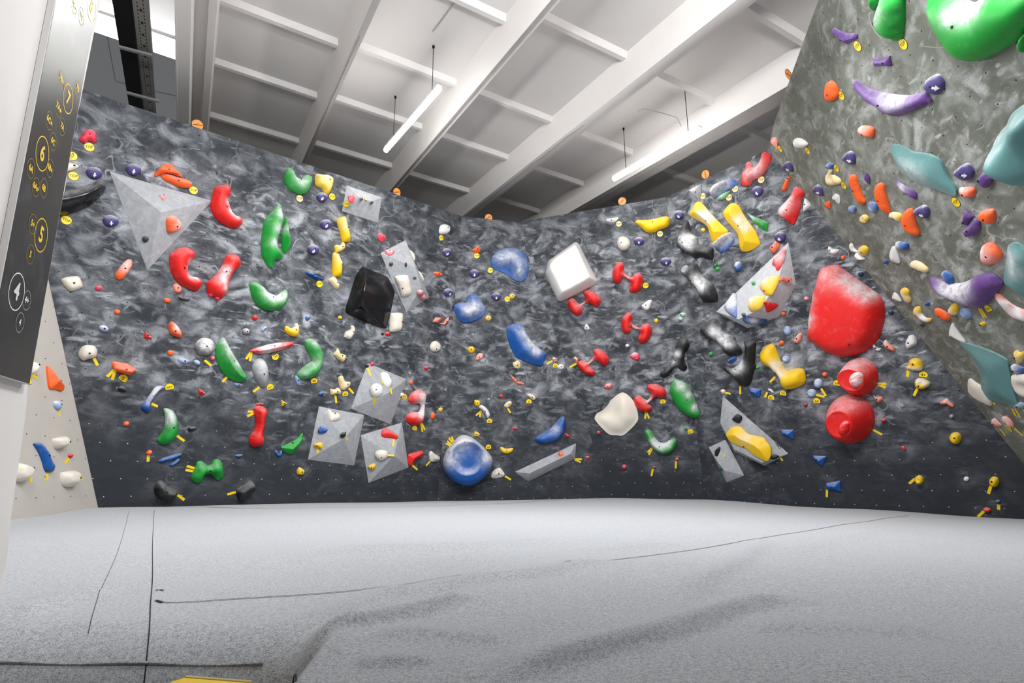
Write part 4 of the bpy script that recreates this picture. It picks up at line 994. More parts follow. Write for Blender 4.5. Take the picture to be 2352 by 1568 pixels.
h('c2', 'W', 'flat', 7, '795,1210 810,1160 870,1130 875,1085 905,1085 920,1125 905,1190 860,1250 800,1225', 'cream thumb-shaped hold below left of the black block', bolt=(885, 1160), cd=.2)
h('c2', 'Y', 'dome', 3.5, 'E 740 988 24 22', 'tiny yellow hold left of the black block')
h('c2', 'S', 'roof', 5, '1855,1040 1890,985 1950,990 1945,1025 1910,1050', 'left salmon folded hold of a pair by the blue heart', sharp=True)
h('c2', 'S', 'roof', 5, '1925,1050 1985,1055 2010,1010 2045,978 2040,1030 1985,1085', 'right salmon folded hold of a pair by the blue heart', sharp=True)
h('c3', 'CR', 'flat', 6, '665,280 715,205 745,270 815,290 800,345 775,375 720,340', 'cream yellow three-cornered hold right of the green boomerang', sharp=True, bolt=(752, 297))
h('c3', 'W', 'flat', 6, '1825,180 1855,130 1900,122 1940,155 1945,210 1910,245 1855,245 1830,215', 'round cream hold with a dark pocket below the folded salmon pair', bolt=(1880, 215), cd=.1)
h('c3', 'R', 'dome', 3.5, 'E 1125 395 22 22', 'tiny red hold at the top corner of the upper pyramid', on=('pyrU', 0))
h('c3', 'K', 'dome', 4, 'E 1060 415 24 22', 'tiny black knob at the top corner of the upper pyramid', on=('pyrU', 3))
tape('c3', 1065, 440, 1108, 532, 'yellow tape strip under the black knob on the upper pyramid', on=('pyrU', 3))
h('c3', 'CR', 'dome', 7, '725,560 750,540 775,540 800,600 860,610 862,650 820,690 790,710 750,690 730,620', 'cream yellow L-shaped hold above the 6A tag', bolt=(815, 635), ch=((790, 640, 60, .4),))
tape('c3', 842, 685, 900, 752, 'yellow tape strip right of the cream yellow L-shaped hold')
tag('c3', 800, 757, '6A', 'grade tag reading 6A left of the upper pyramid', 8)
h('c3', 'CR', 'dome', 6, '630,695 680,700 720,680 750,720 745,760 700,755 640,770 625,740', 'cream yellow hold left of the 6A tag', bolt=(695, 725))
tape('c3', 680, 770, 692, 862, 'yellow tape strip under the cream hold left of the 6A tag')
h('c3', 'B', 'roof', 4, '480,760 500,735 545,725 545,760 520,780', 'small blue hold left of the cream holds by the 6A tag')
h('c3', 'WW', 'dome', 8, '1240,500 1280,490 1340,560 1365,630 1340,670 1300,650 1260,590', 'white chalky cone hold on the upper pyramid', on=('pyrU', 0), ch=((1300, 570, 80, .6),))
tape('c3', 1337, 668, 1356, 758, 'yellow tape strip under the white cone on the upper pyramid', on=('pyrU', 0))
h('c3', 'WW', 'dome', 9, '1090,700 1110,650 1170,622 1230,650 1250,720 1220,770 1160,790 1110,765', 'white ball hold on the left face of the upper pyramid', on=('pyrU', 3), bolt=(1178, 712))
tape('c3', 1152, 788, 1145, 885, 'yellow tape strip under the white ball hold', on=('pyrU', 2))
tag('c3', 1262, 630, '6C', 'grade tag reading 6C on the upper pyramid', -25, on=('pyrU', 0))
tag('c3', 1510, 790, '7B', 'grade tag reading 7B right of the upper pyramid', 0)
tape('c3', 1458, 797, 1408, 866, 'yellow tape strip on the right side of the upper pyramid')
h('c3', 'WW', 'dome', 3.5, 'E 1482 765 25 25', 'tiny chalky white hold beside the 7B tag', rough=.004, ch=((1482, 765, 30, .5),), halo_s=.8)
h('c4', 'W', 'flat', 5, '590,215 620,205 645,250 700,240 745,300 720,330 640,345 610,300', 'cream heart-shaped hold on the left pyramid', on=('pyrL', 0), bolt=(667, 268), cd=.1)
h('c4', 'B', 'dome', 6, '470,460 500,410 550,420 585,455 550,490 480,495', 'blue knotted hold on the left pyramid', on=('pyrL', 3), rough=.006, bumps=((525, 450, 25, -3),))
h('c4', 'Y', 'dome', 6, '418,640 445,612 520,612 520,690 490,670 440,660', 'yellow mushroom hold on the left pyramid', on=('pyrL', 3))
tape('c4', 468, 662, 470, 732, 'yellow tape strip under the yellow mushroom on the left pyramid', on=('pyrL', 3))
h('c4', 'K', 'dome', 6, 'E 778 510 31 31', 'black ball hold at the apex of the left pyramid', on=('pyrL', 0))
tape('c4', 795, 538, 832, 580, 'yellow tape strip beside the black ball on the left pyramid', on=('pyrL', 1))
h('c4', 'R', 'dome', 6, '1238,470 1265,430 1320,445 1400,490 1435,520 1420,560 1350,545 1250,530', 'red slipper-shaped hold on the right pyramid', on=('pyrR', 3), bolt=0)
tape('c4', 1385, 555, 1373, 652, 'yellow tape strip under the red slipper on the right pyramid', on=('pyrR', 3))
h('c4', 'W', 'dome', 7, '1150,760 1170,715 1230,698 1295,715 1312,760 1290,800 1230,825 1180,800', 'cream oval hold on the left face of the right pyramid', on=('pyrR', 2), bolt=(1238, 775), cd=.1)
tape('c4', 1310, 758, 1388, 762, 'yellow tape strip right of the cream oval on the right pyramid', on=('pyrR', 3))
h('c4', 'Y', 'flat', 6, '1070,900 1100,875 1150,862 1165,900 1120,935', 'yellow hold at the lower left of the right pyramid', on=('pyrR', 2))
h('c3', 'R', 'dome', 3.5, 'E 1775 445 22 22', 'tiny red hold above the red S-shaped hold')
h('c3', 'O', 'dome', 3.5, 'E 1590 620 22 25', 'tiny orange hold right of the upper pyramid')
h('c3', 'Y', 'dome', 4, 'E 1950 945 27 27', 'tiny yellow knob right of the red S-shaped hold')
h('c3', 'O', 'roof', 4, '1835,1000 1860,975 1885,1020 1875,1050 1835,1050', 'small orange hold beside the lower half of the red S hold')
h('c3', 'P', 'dome', 11, '1575,820 1600,760 1660,715 1730,715 1780,750 1785,790 1770,830 1765,930 1755,1020 1745,1080 1700,1125 1640,1132 1570,1105 1548,1060 1565,1005 1630,970 1690,975 1715,940 1720,890 1690,870 1620,875 1580,850', 'red S-shaped hold with a white chalked waist', bolt=0, ch=((1745, 900, 70, .95), (1700, 800, 70, .7), (1700, 985, 60, .7)), cd=.3, mat=HM['R'])
tape('c3', 1708, 1105, 1727, 1207, 'left yellow tape strip under the red S-shaped hold')
tape('c3', 1718, 1105, 1757, 1188, 'right yellow tape strip under the red S-shaped hold')
tag('c3', 1632, 1170, '6C+', 'grade tag reading 6C+ under the red S-shaped hold', -8)
h('c4', 'R', 'roof', 7, '1560,780 1580,745 1720,705 1745,730 1720,770 1640,830 1600,885 1565,870', 'red triangular wedge hold right of the right pyramid', bolt=(1632, 795), cd=.1)
tape('c4', 1605, 880, 1668, 935, 'yellow tape strip under the red triangular wedge')
h('c4', 'W', 'roof', 7, '1815,740 1840,710 1880,745 1935,780 1930,820 1860,840 1825,820', 'grey-cream rocky hold left of the blue dish', rough=.004, bolt=(1905, 778), cd=.1)
tape('c4', 1826, 822, 1768, 886, 'yellow tape strip under the rocky hold left of the dish')
# ---- middle wall
egg('d1', 678, 772, 60, 50, 0, 0, 1, 'purple arrow egg left of the blue bean on the middle wall')
egg('d1', 367, 1000, 52, 48, 0, .1, 1, 'purple arrow egg above the folded salmon pair')
egg('d1', 940, 1048, 58, 48, 0, 0, 1, 'purple arrow egg right of the blue heart')
h('d1', 'O', 'roof', 6, '640,490 690,465 735,430 748,480 740,520 690,525', 'orange thorn-shaped hold above a TOP tag on the middle wall', sharp=True, bolt=(710, 483))
tag('d1', 707, 560, 'TOP', 'TOP tag under the orange thorn-shaped hold', 0)
tag('d1', 868, 735, 'TOP', 'TOP tag at the left of the blue bean hold', 0)
tag('d1', 1072, 1080, 'TOP', 'TOP tag left of a yellow knob on the middle wall', -20)
h('d1', 'B', 'rim', 20, '880,600 920,530 1000,480 1100,458 1200,470 1280,520 1325,620 1335,740 1310,820 1240,865 1160,845 1090,790 1020,750 920,710 885,660', 'large blue bean-shaped hold high on the middle wall', ch=((1000, 590, 90, .6), (1120, 570, 90, .6), (1230, 650, 80, .6), (1220, 770, 70, .6)), bumps=((1080, 680, 90, -10),), cd=.2, bolt=0, res=26)
h('d1', 'B', 'rim', 17, '430,1190 450,1140 510,1120 570,1118 590,1070 620,1025 680,1015 730,1050 780,1130 810,1210 790,1270 720,1320 640,1350 550,1360 490,1310 450,1240', 'blue heart-shaped hold with a chalked hollow', ch=((600, 1210, 80, .8), (700, 1180, 90, .8)), bumps=((560, 1180, 80, -4),), cd=.2, bolt=0, res=24)
h('d1', 'Y', 'dome', 4, 'E 1130 1045 35 32', 'yellow knob right of a TOP tag on the middle wall', ch=((1130, 1030, 30, .5),))
h('d1', 'Y', 'dome', 4.5, 'E 845 1308 38 33', 'yellow knob touching the right of the blue heart', ch=((845, 1290, 35, .5),))
h('e1', 'WW', 'roof', 4, '535,1440 550,1380 575,1395 595,1430 580,1450', 'tiny white tooth hold right of the blue coffin shape')
h('d2', 'B', 'rim', 16, '1075,375 1120,340 1210,322 1260,350 1310,440 1370,540 1440,610 1530,670 1540,710 1500,820 1470,832 1380,815 1200,740 1150,680 1090,540 1068,440', 'big blue coffin-shaped hold in the middle wall', ch=((1260, 440, 70, .8), (1340, 560, 70, .8), (1420, 660, 70, .7)), cd=.25, bolt=0, res=24)
h('d2', 'R', 'dome', 3, 'E 100 862 22 22', 'tiny red hold below the cream pocketed hold')
h('d2', 'S', 'flat', 4, '685,770 720,690 780,690 780,740 730,765', 'chalky salmon hold below left of the coffin shape', rough=.004, ch=((740, 720, 40, .6),), halo_s=.9)
h('d2', 'Y', 'dome', 5, 'E 640 640 43 40', 'yellow knob left of the blue coffin shape', bumps=((640, 660, 15, -2),))
h('d2', 'CR', 'roof', 5, '1140,800 1165,790 1200,770 1230,800 1225,850 1190,868 1150,840', 'cream three-cornered hold under the blue coffin shape', bolt=(1192, 830))
h('d2', 'S', 'roof', 5, '1105,940 1150,970 1200,1020 1280,1045 1260,1065 1190,1055 1140,1010', 'salmon blade hold below the blue coffin shape', sharp=True)
h('d2', 'S', 'flat', 4, '1610,745 1640,730 1670,760 1665,790 1630,780', 'chalky salmon hold above a 6B tag', ch=((1640, 745, 35, .8),), halo_s=1.2)
tape('d2', 1615, 775, 1550, 813, 'yellow tape strip left of the 6B tag by the coffin shape')
tag('d2', 1650, 838, '6B', 'grade tag reading 6B right of the blue coffin shape', 0)
h('d2', 'WW', 'flat', 4, 'E 1718 846 40 33', 'white popcorn-like hold beside the 6B tag', rough=.008, ch=((1718, 846, 40, .4),), halo_s=.9)
h('e2', 'S', 'roof', 4, '405,630 430,625 460,655 440,695 420,675', 'salmon hold at the left end of a red dumbbell', ch=((425, 640, 25, .6),), halo_s=1.2)
tape('e2', 440, 702, 360, 746, 'yellow tape strip at the left end of a red dumbbell')
h('d2', 'R', 'dome', 3, 'E 997 1200 22 22', 'tiny red hold above the 6C tag on the middle wall')
h('d2', 'LB', 'dome', 2.5, 'E 850 1240 20 18', 'tiny blue dot hold in a chalk cloud', halo_s=.8)
h('d2', 'Y', 'flat', 4.5, '678,1250 710,1245 745,1260 745,1300 710,1320 680,1300', 'yellow hold above left of the white curved hold', bolt=(712, 1283))
h('d2', 'WW', 'flat', 7, '728,1330 760,1305 810,1330 850,1380 865,1430 835,1465 800,1400 760,1360', 'white curved hold above the 6C tag', bolt=(805, 1382), halo_s=.8)
tape('d2', 762, 1375, 697, 1432, 'left yellow tape strip under the white curved hold')
tape('d2', 752, 1375, 742, 1450, 'right yellow tape strip under the white curved hold')
tag('d2', 858, 1500, '6C', 'grade tag reading 6C under the white curved hold', 0)
h('d2', 'CR', 'dome', 5, '1035,1310 1060,1275 1110,1255 1128,1290 1090,1335 1045,1335', 'cream yellow oval hold right of the white curved hold', ch=((1090, 1290, 30, .5),), bolt=(1090, 1295))
tape('d2', 1072, 1335, 1110, 1402, 'yellow tape strip under the cream yellow oval hold')
h('d2', 'CR', 'dome', 6, '1310,1190 1330,1168 1390,1185 1415,1220 1395,1250 1350,1225', 'cream double-lobed hold above the X tag', bolt=(1370, 1210), ch=((1360, 1200, 50, .6),))
tag('d2', 1332, 1268, 'X', 'tag reading X under the cream double-lobed hold', 0)
h('d3', 'Y', 'flat', 4.5, '675,600 690,575 740,605 735,635 680,635', 'small yellow hold above the big blue dish')
h('d3', 'R', 'roof', 3.5, '1135,545 1165,518 1190,550 1170,560', 'small red hold left of the blue banana')
h('d3', 'B', 'dome', 13, '1740,395 1775,430 1775,520 1750,610 1690,680 1620,710 1530,730 1450,720 1415,690 1420,650 1500,600 1600,540 1680,450', 'blue banana hold above the long grey wedge', ch=((1650, 560, 70, .4),), bolt=0, cd=.15)
h('d3', 'R', 'dome', 3.5, '1770,600 1820,630 1800,648 1775,635', 'small red hold touching the right of the blue banana')
h('d3', 'Y', 'dome', 5, '988,770 1020,770 1060,785 1140,778 1135,815 1100,840 1050,845 1005,825', 'yellow crescent hold right of the big blue dish', bolt=(1065, 805))
tag('d3', 847, 768, '6B', 'grade tag reading 6B at the big blue dish', 0)
for i, (a, b, c_, d_) in enumerate(((392, 748, 335, 722), (398, 735, 350, 692), (412, 712, 372, 655), (425, 695, 403, 637))):
    tape('d3', a, b, c_, d_, ('lowest', 'second lowest', 'second highest', 'highest')[i] + ' yellow tape strip in the fan at the blue dish')
h('d3', 'W', 'roof', 7, '880,1105 900,1060 945,1025 990,1020 1030,1070 1040,1100 1000,1130 900,1140', 'grey-cream rocky hold right of the blue dish', rough=.006, bolt=(968, 1075), cd=.1)
tape('d3', 1043, 1112, 1117, 1157, 'yellow tape strip beside the rocky hold right of the dish')
h('d3', 'O', 'dome', 4, 'E 1712 845 32 24', 'small orange hold on top of the long grey wedge', on=('wedge', 0))
tape('d3', 1882, 912, 1968, 910, 'upper yellow tape strip at the end of the grey wedge')
tape('d3', 1882, 916, 1955, 946, 'lower yellow tape strip at the end of the grey wedge')
h('d3', 'P', 'roof', 3.5, '2010,880 2060,880 2040,915', 'small pink triangle right of the grey wedge tape', group='pink-red climbing holds')
# ---- wall right of the middle
h('e1', 'WW', 'roof', 4, '800,120 860,112 940,98 920,140 870,160 810,148', 'thin white fin hold under the top edge', bolt=(860, 132))
tag('e1', 948, 178, 'TOP', 'faded TOP tag at the thin white fin hold', 5, pale=True)
h('e1', 'Y', 'flat', 9, '1150,160 1180,130 1280,128 1400,110 1480,88 1540,90 1560,125 1550,190 1510,225 1430,250 1370,280 1280,275 1220,225', 'wide yellow wedge hold near the top edge', bolt=(1353, 160), cd=.15)
tag('e1', 1443, 297, 'TOP', 'faded TOP tag under the wide yellow wedge', 5, pale=True)
h('e1', 'W', 'dome', 9, '925,400 945,345 1000,325 1060,355 1085,410 1060,470 1005,495 945,465', 'cream ball hold right of the white box volume', bolt=(978, 407), cd=.1)
egg('e1', 1190, 383, 62, 48, 0, 0, 1, 'purple arrow egg right of the cream ball hold')
egg('e1', 1670, 68, 52, 52, 0, .4, 1, 'purple arrow egg right of the wide yellow wedge')
egg('e1', 1513, 628, 65, 48, -5, .2, 1, 'purple arrow egg right of the upper red dumbbell')
h('e1', 'Y', 'dome', 3, 'E 1957 252 24 24', 'tiny yellow hold between the black banana and yellow slab')
DB = 'red dumbbell holds'
h('e1', 'R', 'dome', 13, '940,640 985,635 1010,690 1005,740 1040,790 1100,815 1140,780 1190,762 1230,800 1240,860 1220,950 1180,990 1120,1003 1070,985 1085,920 1075,860 1020,820 985,830 975,870 935,895 885,860 868,770 890,690', 'red dumbbell hold with a TOP tag at its right', ch=((1040, 800, 50, .5),), bolt=0, group=DB, cd=.25)
tag('e1', 1270, 917, 'TOP', 'TOP tag right of the uppermost red dumbbell', 8)
h('e1', 'R', 'dome', 13, '520,990 570,968 640,990 700,1040 728,1095 700,1165 650,1170 600,1130 550,1130 500,1160 505,1230 460,1280 400,1260 345,1190 330,1110 370,1068 410,1080 470,1140 530,1110 550,1070 525,1030', 'red dumbbell hold directly under the white box volume', ch=((500, 1140, 60, .5),), bolt=0, group=DB, cd=.25)
h('e1', 'WW', 'flat', 5, '1220,1165 1250,1130 1295,1095 1345,1092 1335,1150 1310,1205 1260,1210', 'small white boot-shaped hold between two red dumbbells', bolt=(1272, 1153), cd=.1)
h('e1', 'Y', 'dome', 3, 'E 1398 1340 25 28', 'tiny yellow hold right of the third red dumbbell')
h('e1', 'GL', 'dome', 4, 'E 1710 1265 34 24', 'upper pale green knob dusted with chalk', ch=((1710, 1260, 40, .5),), halo_s=.9)
h('e1', 'GL', 'dome', 3.5, 'E 1692 1315 26 26', 'lower pale green knob dusted with chalk', ch=((1690, 1310, 30, .6),))
h('e2', 'R', 'dome', 13, '1045,98 1090,95 1110,140 1105,210 1150,260 1200,270 1240,235 1300,222 1340,270 1345,340 1310,420 1260,455 1190,450 1180,400 1205,340 1190,305 1130,285 1090,265 1095,310 1050,350 1000,330 975,250 985,160', 'red dumbbell hold above the tiny white knob', ch=((1140, 270, 60, .5),), bolt=0, group=DB, cd=.25)
h('e2', 'R', 'dome', 13, '640,545 690,528 760,560 820,630 823,690 790,735 740,715 700,680 660,665 620,690 585,730 600,750 650,790 655,840 600,850 520,820 455,740 450,690 490,668 540,685 580,690 630,630 645,590', 'red dumbbell hold with a salmon hold at its left end', ch=((610, 680, 60, .6),), bolt=0, group=DB, cd=.25)
h('e2', 'R', 'dome', 13, '1290,970 1350,950 1430,965 1500,1010 1520,1070 1495,1120 1440,1115 1390,1110 1340,1150 1300,1190 1335,1220 1340,1260 1290,1290 1220,1280 1150,1220 1128,1150 1150,1100 1200,1095 1250,1130 1290,1150 1330,1100 1330,1060 1290,1010', 'lowest red dumbbell hold above two tape strips', ch=((1310, 1140, 60, .8),), bolt=0, group=DB, cd=.25)
tape('e2', 1272, 1290, 1264, 1366, 'left yellow tape strip under the lowest red dumbbell')
tape('e2', 1280, 1290, 1312, 1362, 'right yellow tape strip under the lowest red dumbbell')
tag('e2', 1477, 1165, '5', 'grade tag reading 5 under the lowest red dumbbell', 5)
h('e2', 'WW', 'dome', 3, 'E 1050 488 24 20', 'tiny white knob between two red dumbbells')
h('e2', 'P', 'flat', 5, '1080,610 1130,570 1190,590 1195,650 1160,668 1100,640', 'pink-red chunk hold left of the upright black bone', ch=((1130, 585, 40, .6),), halo_s=.8, group='pink-red climbing holds')
h('e2', 'P', 'dome', 5, '768,985 800,950 860,945 870,975 840,1010 780,1005', 'pink-red oval hold above the cream shell volume', ch=((820, 955, 40, .6),), group='pink-red climbing holds')
h('e2', 'K', 'dome', 11, '1700,395 1760,400 1810,450 1805,510 1760,560 1735,620 1745,690 1770,750 1740,795 1690,785 1650,750 1600,770 1570,820 1510,870 1455,860 1450,820 1500,770 1560,720 1570,640 1620,560 1635,480', 'upright black bone hold with a chalked left edge', ch=((1650, 580, 50, .8), (1600, 690, 50, .7)), bolt=(1625, 660), group='black bone-shaped holds', cd=.15)
h('e2', 'G', 'dome', 14, '1630,890 1700,915 1770,960 1830,1060 1890,1190 1955,1330 1920,1360 1830,1360 1730,1310 1640,1220 1580,1100 1563,1010 1590,930', 'green half-moon hold under the upright black bone', ch=((1690, 960, 70, .9), (1790, 1070, 60, .9), (1860, 1220, 55, .9)), bolt=(1762, 1130), cd=.15)
h('f3', 'G', 'dome', 4, 'E 482 280 27 26', 'small green knob left of the blue block')
h('f4', 'G', 'dome', 3, 'E 185 440 17 16', 'tiny green knob beside the 6C+ tag at the right', halo_s=1.0)
tag('f4', 240, 478, '6C+', 'grade tag reading 6C+ below the right green half-moon', 12)
h('e3', 'P', 'dome', 3, 'E 703 592 21 21', 'tiny pink-red hold left of the cream shell', group='pink-red climbing holds')
h('e3', 'G', 'dome', 12, '1258,590 1300,558 1345,590 1380,650 1430,710 1500,720 1560,685 1610,668 1640,700 1630,770 1580,830 1500,855 1430,845 1350,780 1290,690', 'green crescent hold low on the right of the middle', ch=((1370, 700, 70, .9), (1440, 740, 70, .9), (1530, 720, 60, .7)), bolt=(1437, 750), cd=.2, halo_s=.7)
tape('e3', 1345, 775, 1293, 828, 'left yellow tape strip under the low green crescent')
tape('e3', 1348, 780, 1308, 860, 'right yellow tape strip under the low green crescent')
h('e3', 'P', 'dome', 4, 'E 1013 1005 27 27', 'small red hold low between the wedge and the crescent', group='pink-red climbing holds')
h('e3', 'P', 'roof', 3, 'E 1645 913 22 18', 'tiny pink hold with tape below the green crescent', group='pink-red climbing holds')
tape('e3', 1635, 936, 1630, 1022, 'yellow tape strip under the tiny pink hold')
h('e3', 'M', 'dome', 3, '1350,1000 1400,1000 1385,1020 1355,1018', 'tiny maroon hold near the mat')
tape('e3', 1358, 1024, 1338, 1112, 'yellow tape strip under the tiny maroon hold')
# ---- right wall, top
h('f1', 'N', 'roof', 9, '735,400 880,325 885,430 855,520', 'light grey triangular hold at the top edge of the right wall', sharp=True, bolt=(845, 425), ch=((780, 395, 60, .8),))
tag('f1', 912, 470, 'TOP', 'faded TOP tag right of the light grey triangle', 8, pale=True)
h('f1', 'B', 'flat', 12, '1005,440 1040,360 1120,300 1250,262 1305,320 1260,370 1180,410 1100,470 1035,500', 'blue arched cup hold under the top edge', ch=((1050, 400, 80, .9), (1120, 330, 80, .8), (1190, 310, 60, .5)), bolt=0, tilt=(-30, -40), cd=.3)
tag('f1', 1300, 385, 'TOP', 'faded TOP tag right of the blue arched cup', 10, pale=True)
h('f1', 'GL', 'dome', 6, '1080,500 1130,450 1220,410 1220,440 1160,510 1090,518', 'light green half-disc hold under the blue arched cup', bolt=0, mat=HM['G'], ch=((1150, 470, 80, .5),))
tag('f1', 1225, 488, 'TOP', 'faded TOP tag under the light green half-disc', 10, pale=True)
h('h2', 'R', 'dome', 13, '105,680 110,620 150,560 160,500 195,475 225,490 245,540 290,520 340,430 350,380 390,352 450,390 465,440 440,500 400,580 340,650 250,700 200,765 130,765 108,730', 'red ribbed glove-shaped hold at the top right corner', ch=((250, 620, 110, .5), (330, 520, 80, .5)), bolt=0, rough=.006)
tag('h2', 358, 693, 'TOP', 'faded TOP tag under the red glove-shaped hold', 10, pale=True)
egg('f1', 1565, 413, 68, 62, -25, .3, 1, 'purple arrow egg below the red glove-shaped hold')
egg('h2', 672, 540, 55, 62, 20, .8, 1, 'purple arrow egg at the olive wall edge', pts='612,545 630,500 680,475 715,510 733,560 728,598 690,592 640,575')
egg('f1', 1835, 960, 70, 62, -20, .2, 1, 'purple arrow egg above the tip of the light grey volume')
h('h2', 'O', 'dome', 5, '668,660 705,665 700,700 650,815 605,820 605,790', 'orange stick hold between the two ribbed red holds', bolt=(680, 680))
h('h2', 'R', 'dome', 13, '730,800 780,775 850,810 870,850 830,910 820,960 805,1060 780,1140 740,1225 690,1215 620,1160 560,1120 550,1060 590,1000 650,940 710,860', 'red ribbed club-shaped hold near the olive wall', ch=((640, 980, 110, .9), (590, 1060, 70, .7)), bolt=(690, 1060), rough=.006, cd=.3)
h('h2', 'WW', 'flat', 5, '880,915 950,985 940,1020 865,1075 860,1030', 'white triangular hold right of the red club', bolt=(890, 990), cd=.1)
h('f1', 'Y', 'roof', 13, '800,560 840,538 890,560 960,640 1050,740 1130,820 1190,880 1185,920 1130,970 1050,1045 1010,1020 980,930 960,860 920,810 830,760 760,720 740,690 770,620', 'left of two big yellow slab holds on the right wall', ch=((930, 690, 80, .8), (990, 750, 60, .8)), bolt=(962, 770), cd=.15)
h('f1', 'Y', 'roof', 13, '1210,575 1270,555 1330,590 1380,680 1440,770 1520,880 1580,1020 1570,1060 1480,1120 1400,1140 1350,1110 1330,1000 1310,920 1250,840 1190,770 1145,690 1150,650', 'right of two big yellow slab holds on the right wall', ch=((1360, 760, 70, .8), (1420, 850, 60, .8)), bolt=(1358, 830), cd=.15)
h('f1', 'K', 'dome', 12, '690,755 720,770 745,850 760,920 830,970 850,1040 920,1090 990,1080 1020,1110 1022,1210 990,1235 880,1205 800,1218 740,1170 650,1130 590,1060 580,990 620,900 650,820', 'black banana-shaped hold left of the yellow slabs', ch=((700, 990, 70, 1.0), (760, 1070, 60, .8), (780, 990, 60, .6)), bolt=(698, 1028), group='black bone-shaped holds', cd=.2)
h('f1', 'B', 'flat', 12, '1050,1060 1100,990 1180,925 1230,910 1275,990 1240,1060 1170,1130 1105,1155 1080,1120', 'blue cup hold with a whitened top between the yellow slabs', ch=((1120, 1010, 80, 1.1), (1200, 950, 60, 1.0)), bolt=0, tilt=(-30, -30), cd=.3)
h('f1', 'G', 'roof', 8, '1435,670 1520,720 1640,760 1690,790 1680,895 1610,860 1520,790', 'bright green triangular blade right of the yellow slabs', sharp=True, ch=((1490, 720, 70, .5),), bolt=0)
h('f1', 'O', 'flat', 6, '1710,1090 1760,1040 1790,1010 1835,1060 1800,1110 1760,1155 1715,1120', 'orange tangled hold at the tip of the light grey volume', rough=.010, ch=((1770, 1070, 50, .4),))
h('f1', 'G', 'roof', 3.5, '1035,1310 1085,1275 1075,1310 1045,1340', 'upper tiny green hold below the blue cup')
h('f1', 'G', 'dome', 3.5, 'E 1085 1348 26 24', 'lower tiny green hold below the blue cup')
h('f1', 'B', 'dome', 7, 'E 1330 1315 47 60', 'blue egg hold left of the light grey volume', ch=((1325, 1280, 45, .8),), bolt=(1315, 1328))
h('f2', 'K', 'dome', 13, '240,235 290,232 330,290 360,370 420,440 480,470 510,520 545,600 545,690 480,700 400,700 350,650 310,560 240,480 170,400 110,350 120,290 170,255 200,270', 'upper slanting black bone hold with a chalky middle', ch=((330, 450, 80, 1.0), (390, 520, 60, 1.0), (170, 310, 50, .8)), bolt=(265, 438), group='black bone-shaped holds', cd=.15)
h('f2', 'P', 'dome', 7, '1370,55 1360,130 1335,220 1290,300 1265,310 1250,260 1215,245 1240,190 1290,120', 'chalky red ribbed hold at the top of the light grey volume', on=('ship', 0), rough=.008, ch=((1320, 150, 80, .6),), mat=HM['R'], bolt=0)
h('f2', 'Y', 'dome', 9, '1290,370 1280,430 1230,540 1190,600 1130,600 1085,560 1065,510 1110,430 1200,380', 'upper yellow cone hold on the light grey volume', on=('ship', 0), ch=((1150, 420, 90, .9),), bolt=(1145, 577))
h('f2', 'Y', 'dome', 9, '1110,620 1110,680 1060,760 1000,795 945,795 930,740 945,660 1010,620', 'lower yellow cone hold on the light grey volume', on=('ship', 1), ch=((990, 660, 80, .9),), bolt=0)
h('f2', 'B', 'flat', 7, '745,585 775,610 780,700 780,860 750,875 690,830 640,760 680,690 710,640', 'light blue teardrop hold on the light grey volume', on=('ship', 2), mat=HM['B'], ch=((740, 640, 70, .9), (710, 740, 60, .6), (720, 800, 90, .3)), bolt=0)
h('f2', 'G', 'dome', 3, 'E 993 470 20 24', 'tiny green hold on the light grey volume', on=('ship', 0))
h('f2', 'KG', 'dome', 3.5, 'E 875 848 22 24', 'tiny dark knob on the light grey volume', on=('ship', 2))
h('f2', 'S', 'roof', 4, '1312,435 1345,400 1390,410 1455,405 1465,435 1400,480', 'salmon bow-tie hold on the right side of the grey volume', on=('ship', 4), sharp=True)
h('f2', 'M', 'roof', 5, '1125,705 1200,705 1300,735 1230,800 1165,825 1150,760', 'dark red ribbed hold on the underside of the grey volume', on=('ship', 4), mat=HM['R'], rough=.006)
h('f2', 'B', 'dome', 6, '865,900 900,880 980,885 1080,910 1165,925 1050,960 930,965 880,940', 'blue and white wave hold on the volume underside', on=('ship', 5), ch=((1000, 905, 80, .9),), bolt=0)
h('f2', 'K', 'dome', 13, '480,905 530,900 570,950 615,1050 680,1090 750,1110 780,1190 830,1260 835,1320 760,1340 690,1340 630,1300 580,1220 500,1160 420,1130 350,1060 345,1010 420,950', 'lower slanting black bone hold above the blue block', ch=((540, 1050, 70, 1.0), (640, 1150, 70, 1.0), (720, 1200, 50, .8)), bolt=0, group='black bone-shaped holds', cd=.15)
h('f3', 'K', 'dome', 13, '875,125 940,120 1005,130 1005,250 1000,380 1015,430 980,500 960,600 920,660 860,665 800,630 730,550 640,480 620,440 650,430 730,450 810,400 850,330 880,240', 'black V-shaped hold left of the yellow dumbbell', ch=((850, 380, 50, .9), (790, 450, 60, .9), (870, 430, 60, .7)), bolt=(792, 452), group='black bone-shaped holds', cd=.15)
tape('f3', 838, 663, 838, 758, 'yellow tape strip under the black V-shaped hold')
h('f3', 'B', 'roof', 6, '685,345 770,297 790,340 720,393 690,380', 'blue block hold inside the black V', sharp=True, bolt=(735, 345))
h('f3', 'G', 'roof', 3.5, 'E 1045 438 24 22', 'tiny green hold left of the yellow dumbbell')
h('f3', 'Y', 'dome', 14, '1060,280 1100,210 1180,160 1230,180 1260,250 1310,370 1380,480 1440,460 1550,455 1595,500 1605,600 1560,660 1450,700 1360,700 1310,650 1290,570 1240,510 1170,440 1090,400 1065,340', 'yellow dumbbell hold with a dirty white waist', ch=((1270, 420, 70, .9), (1320, 520, 60, .9)), bolt=(1267, 502), cd=.1)
tape('f3', 1255, 550, 1198, 613, 'yellow tape strip left of the yellow dumbbell')
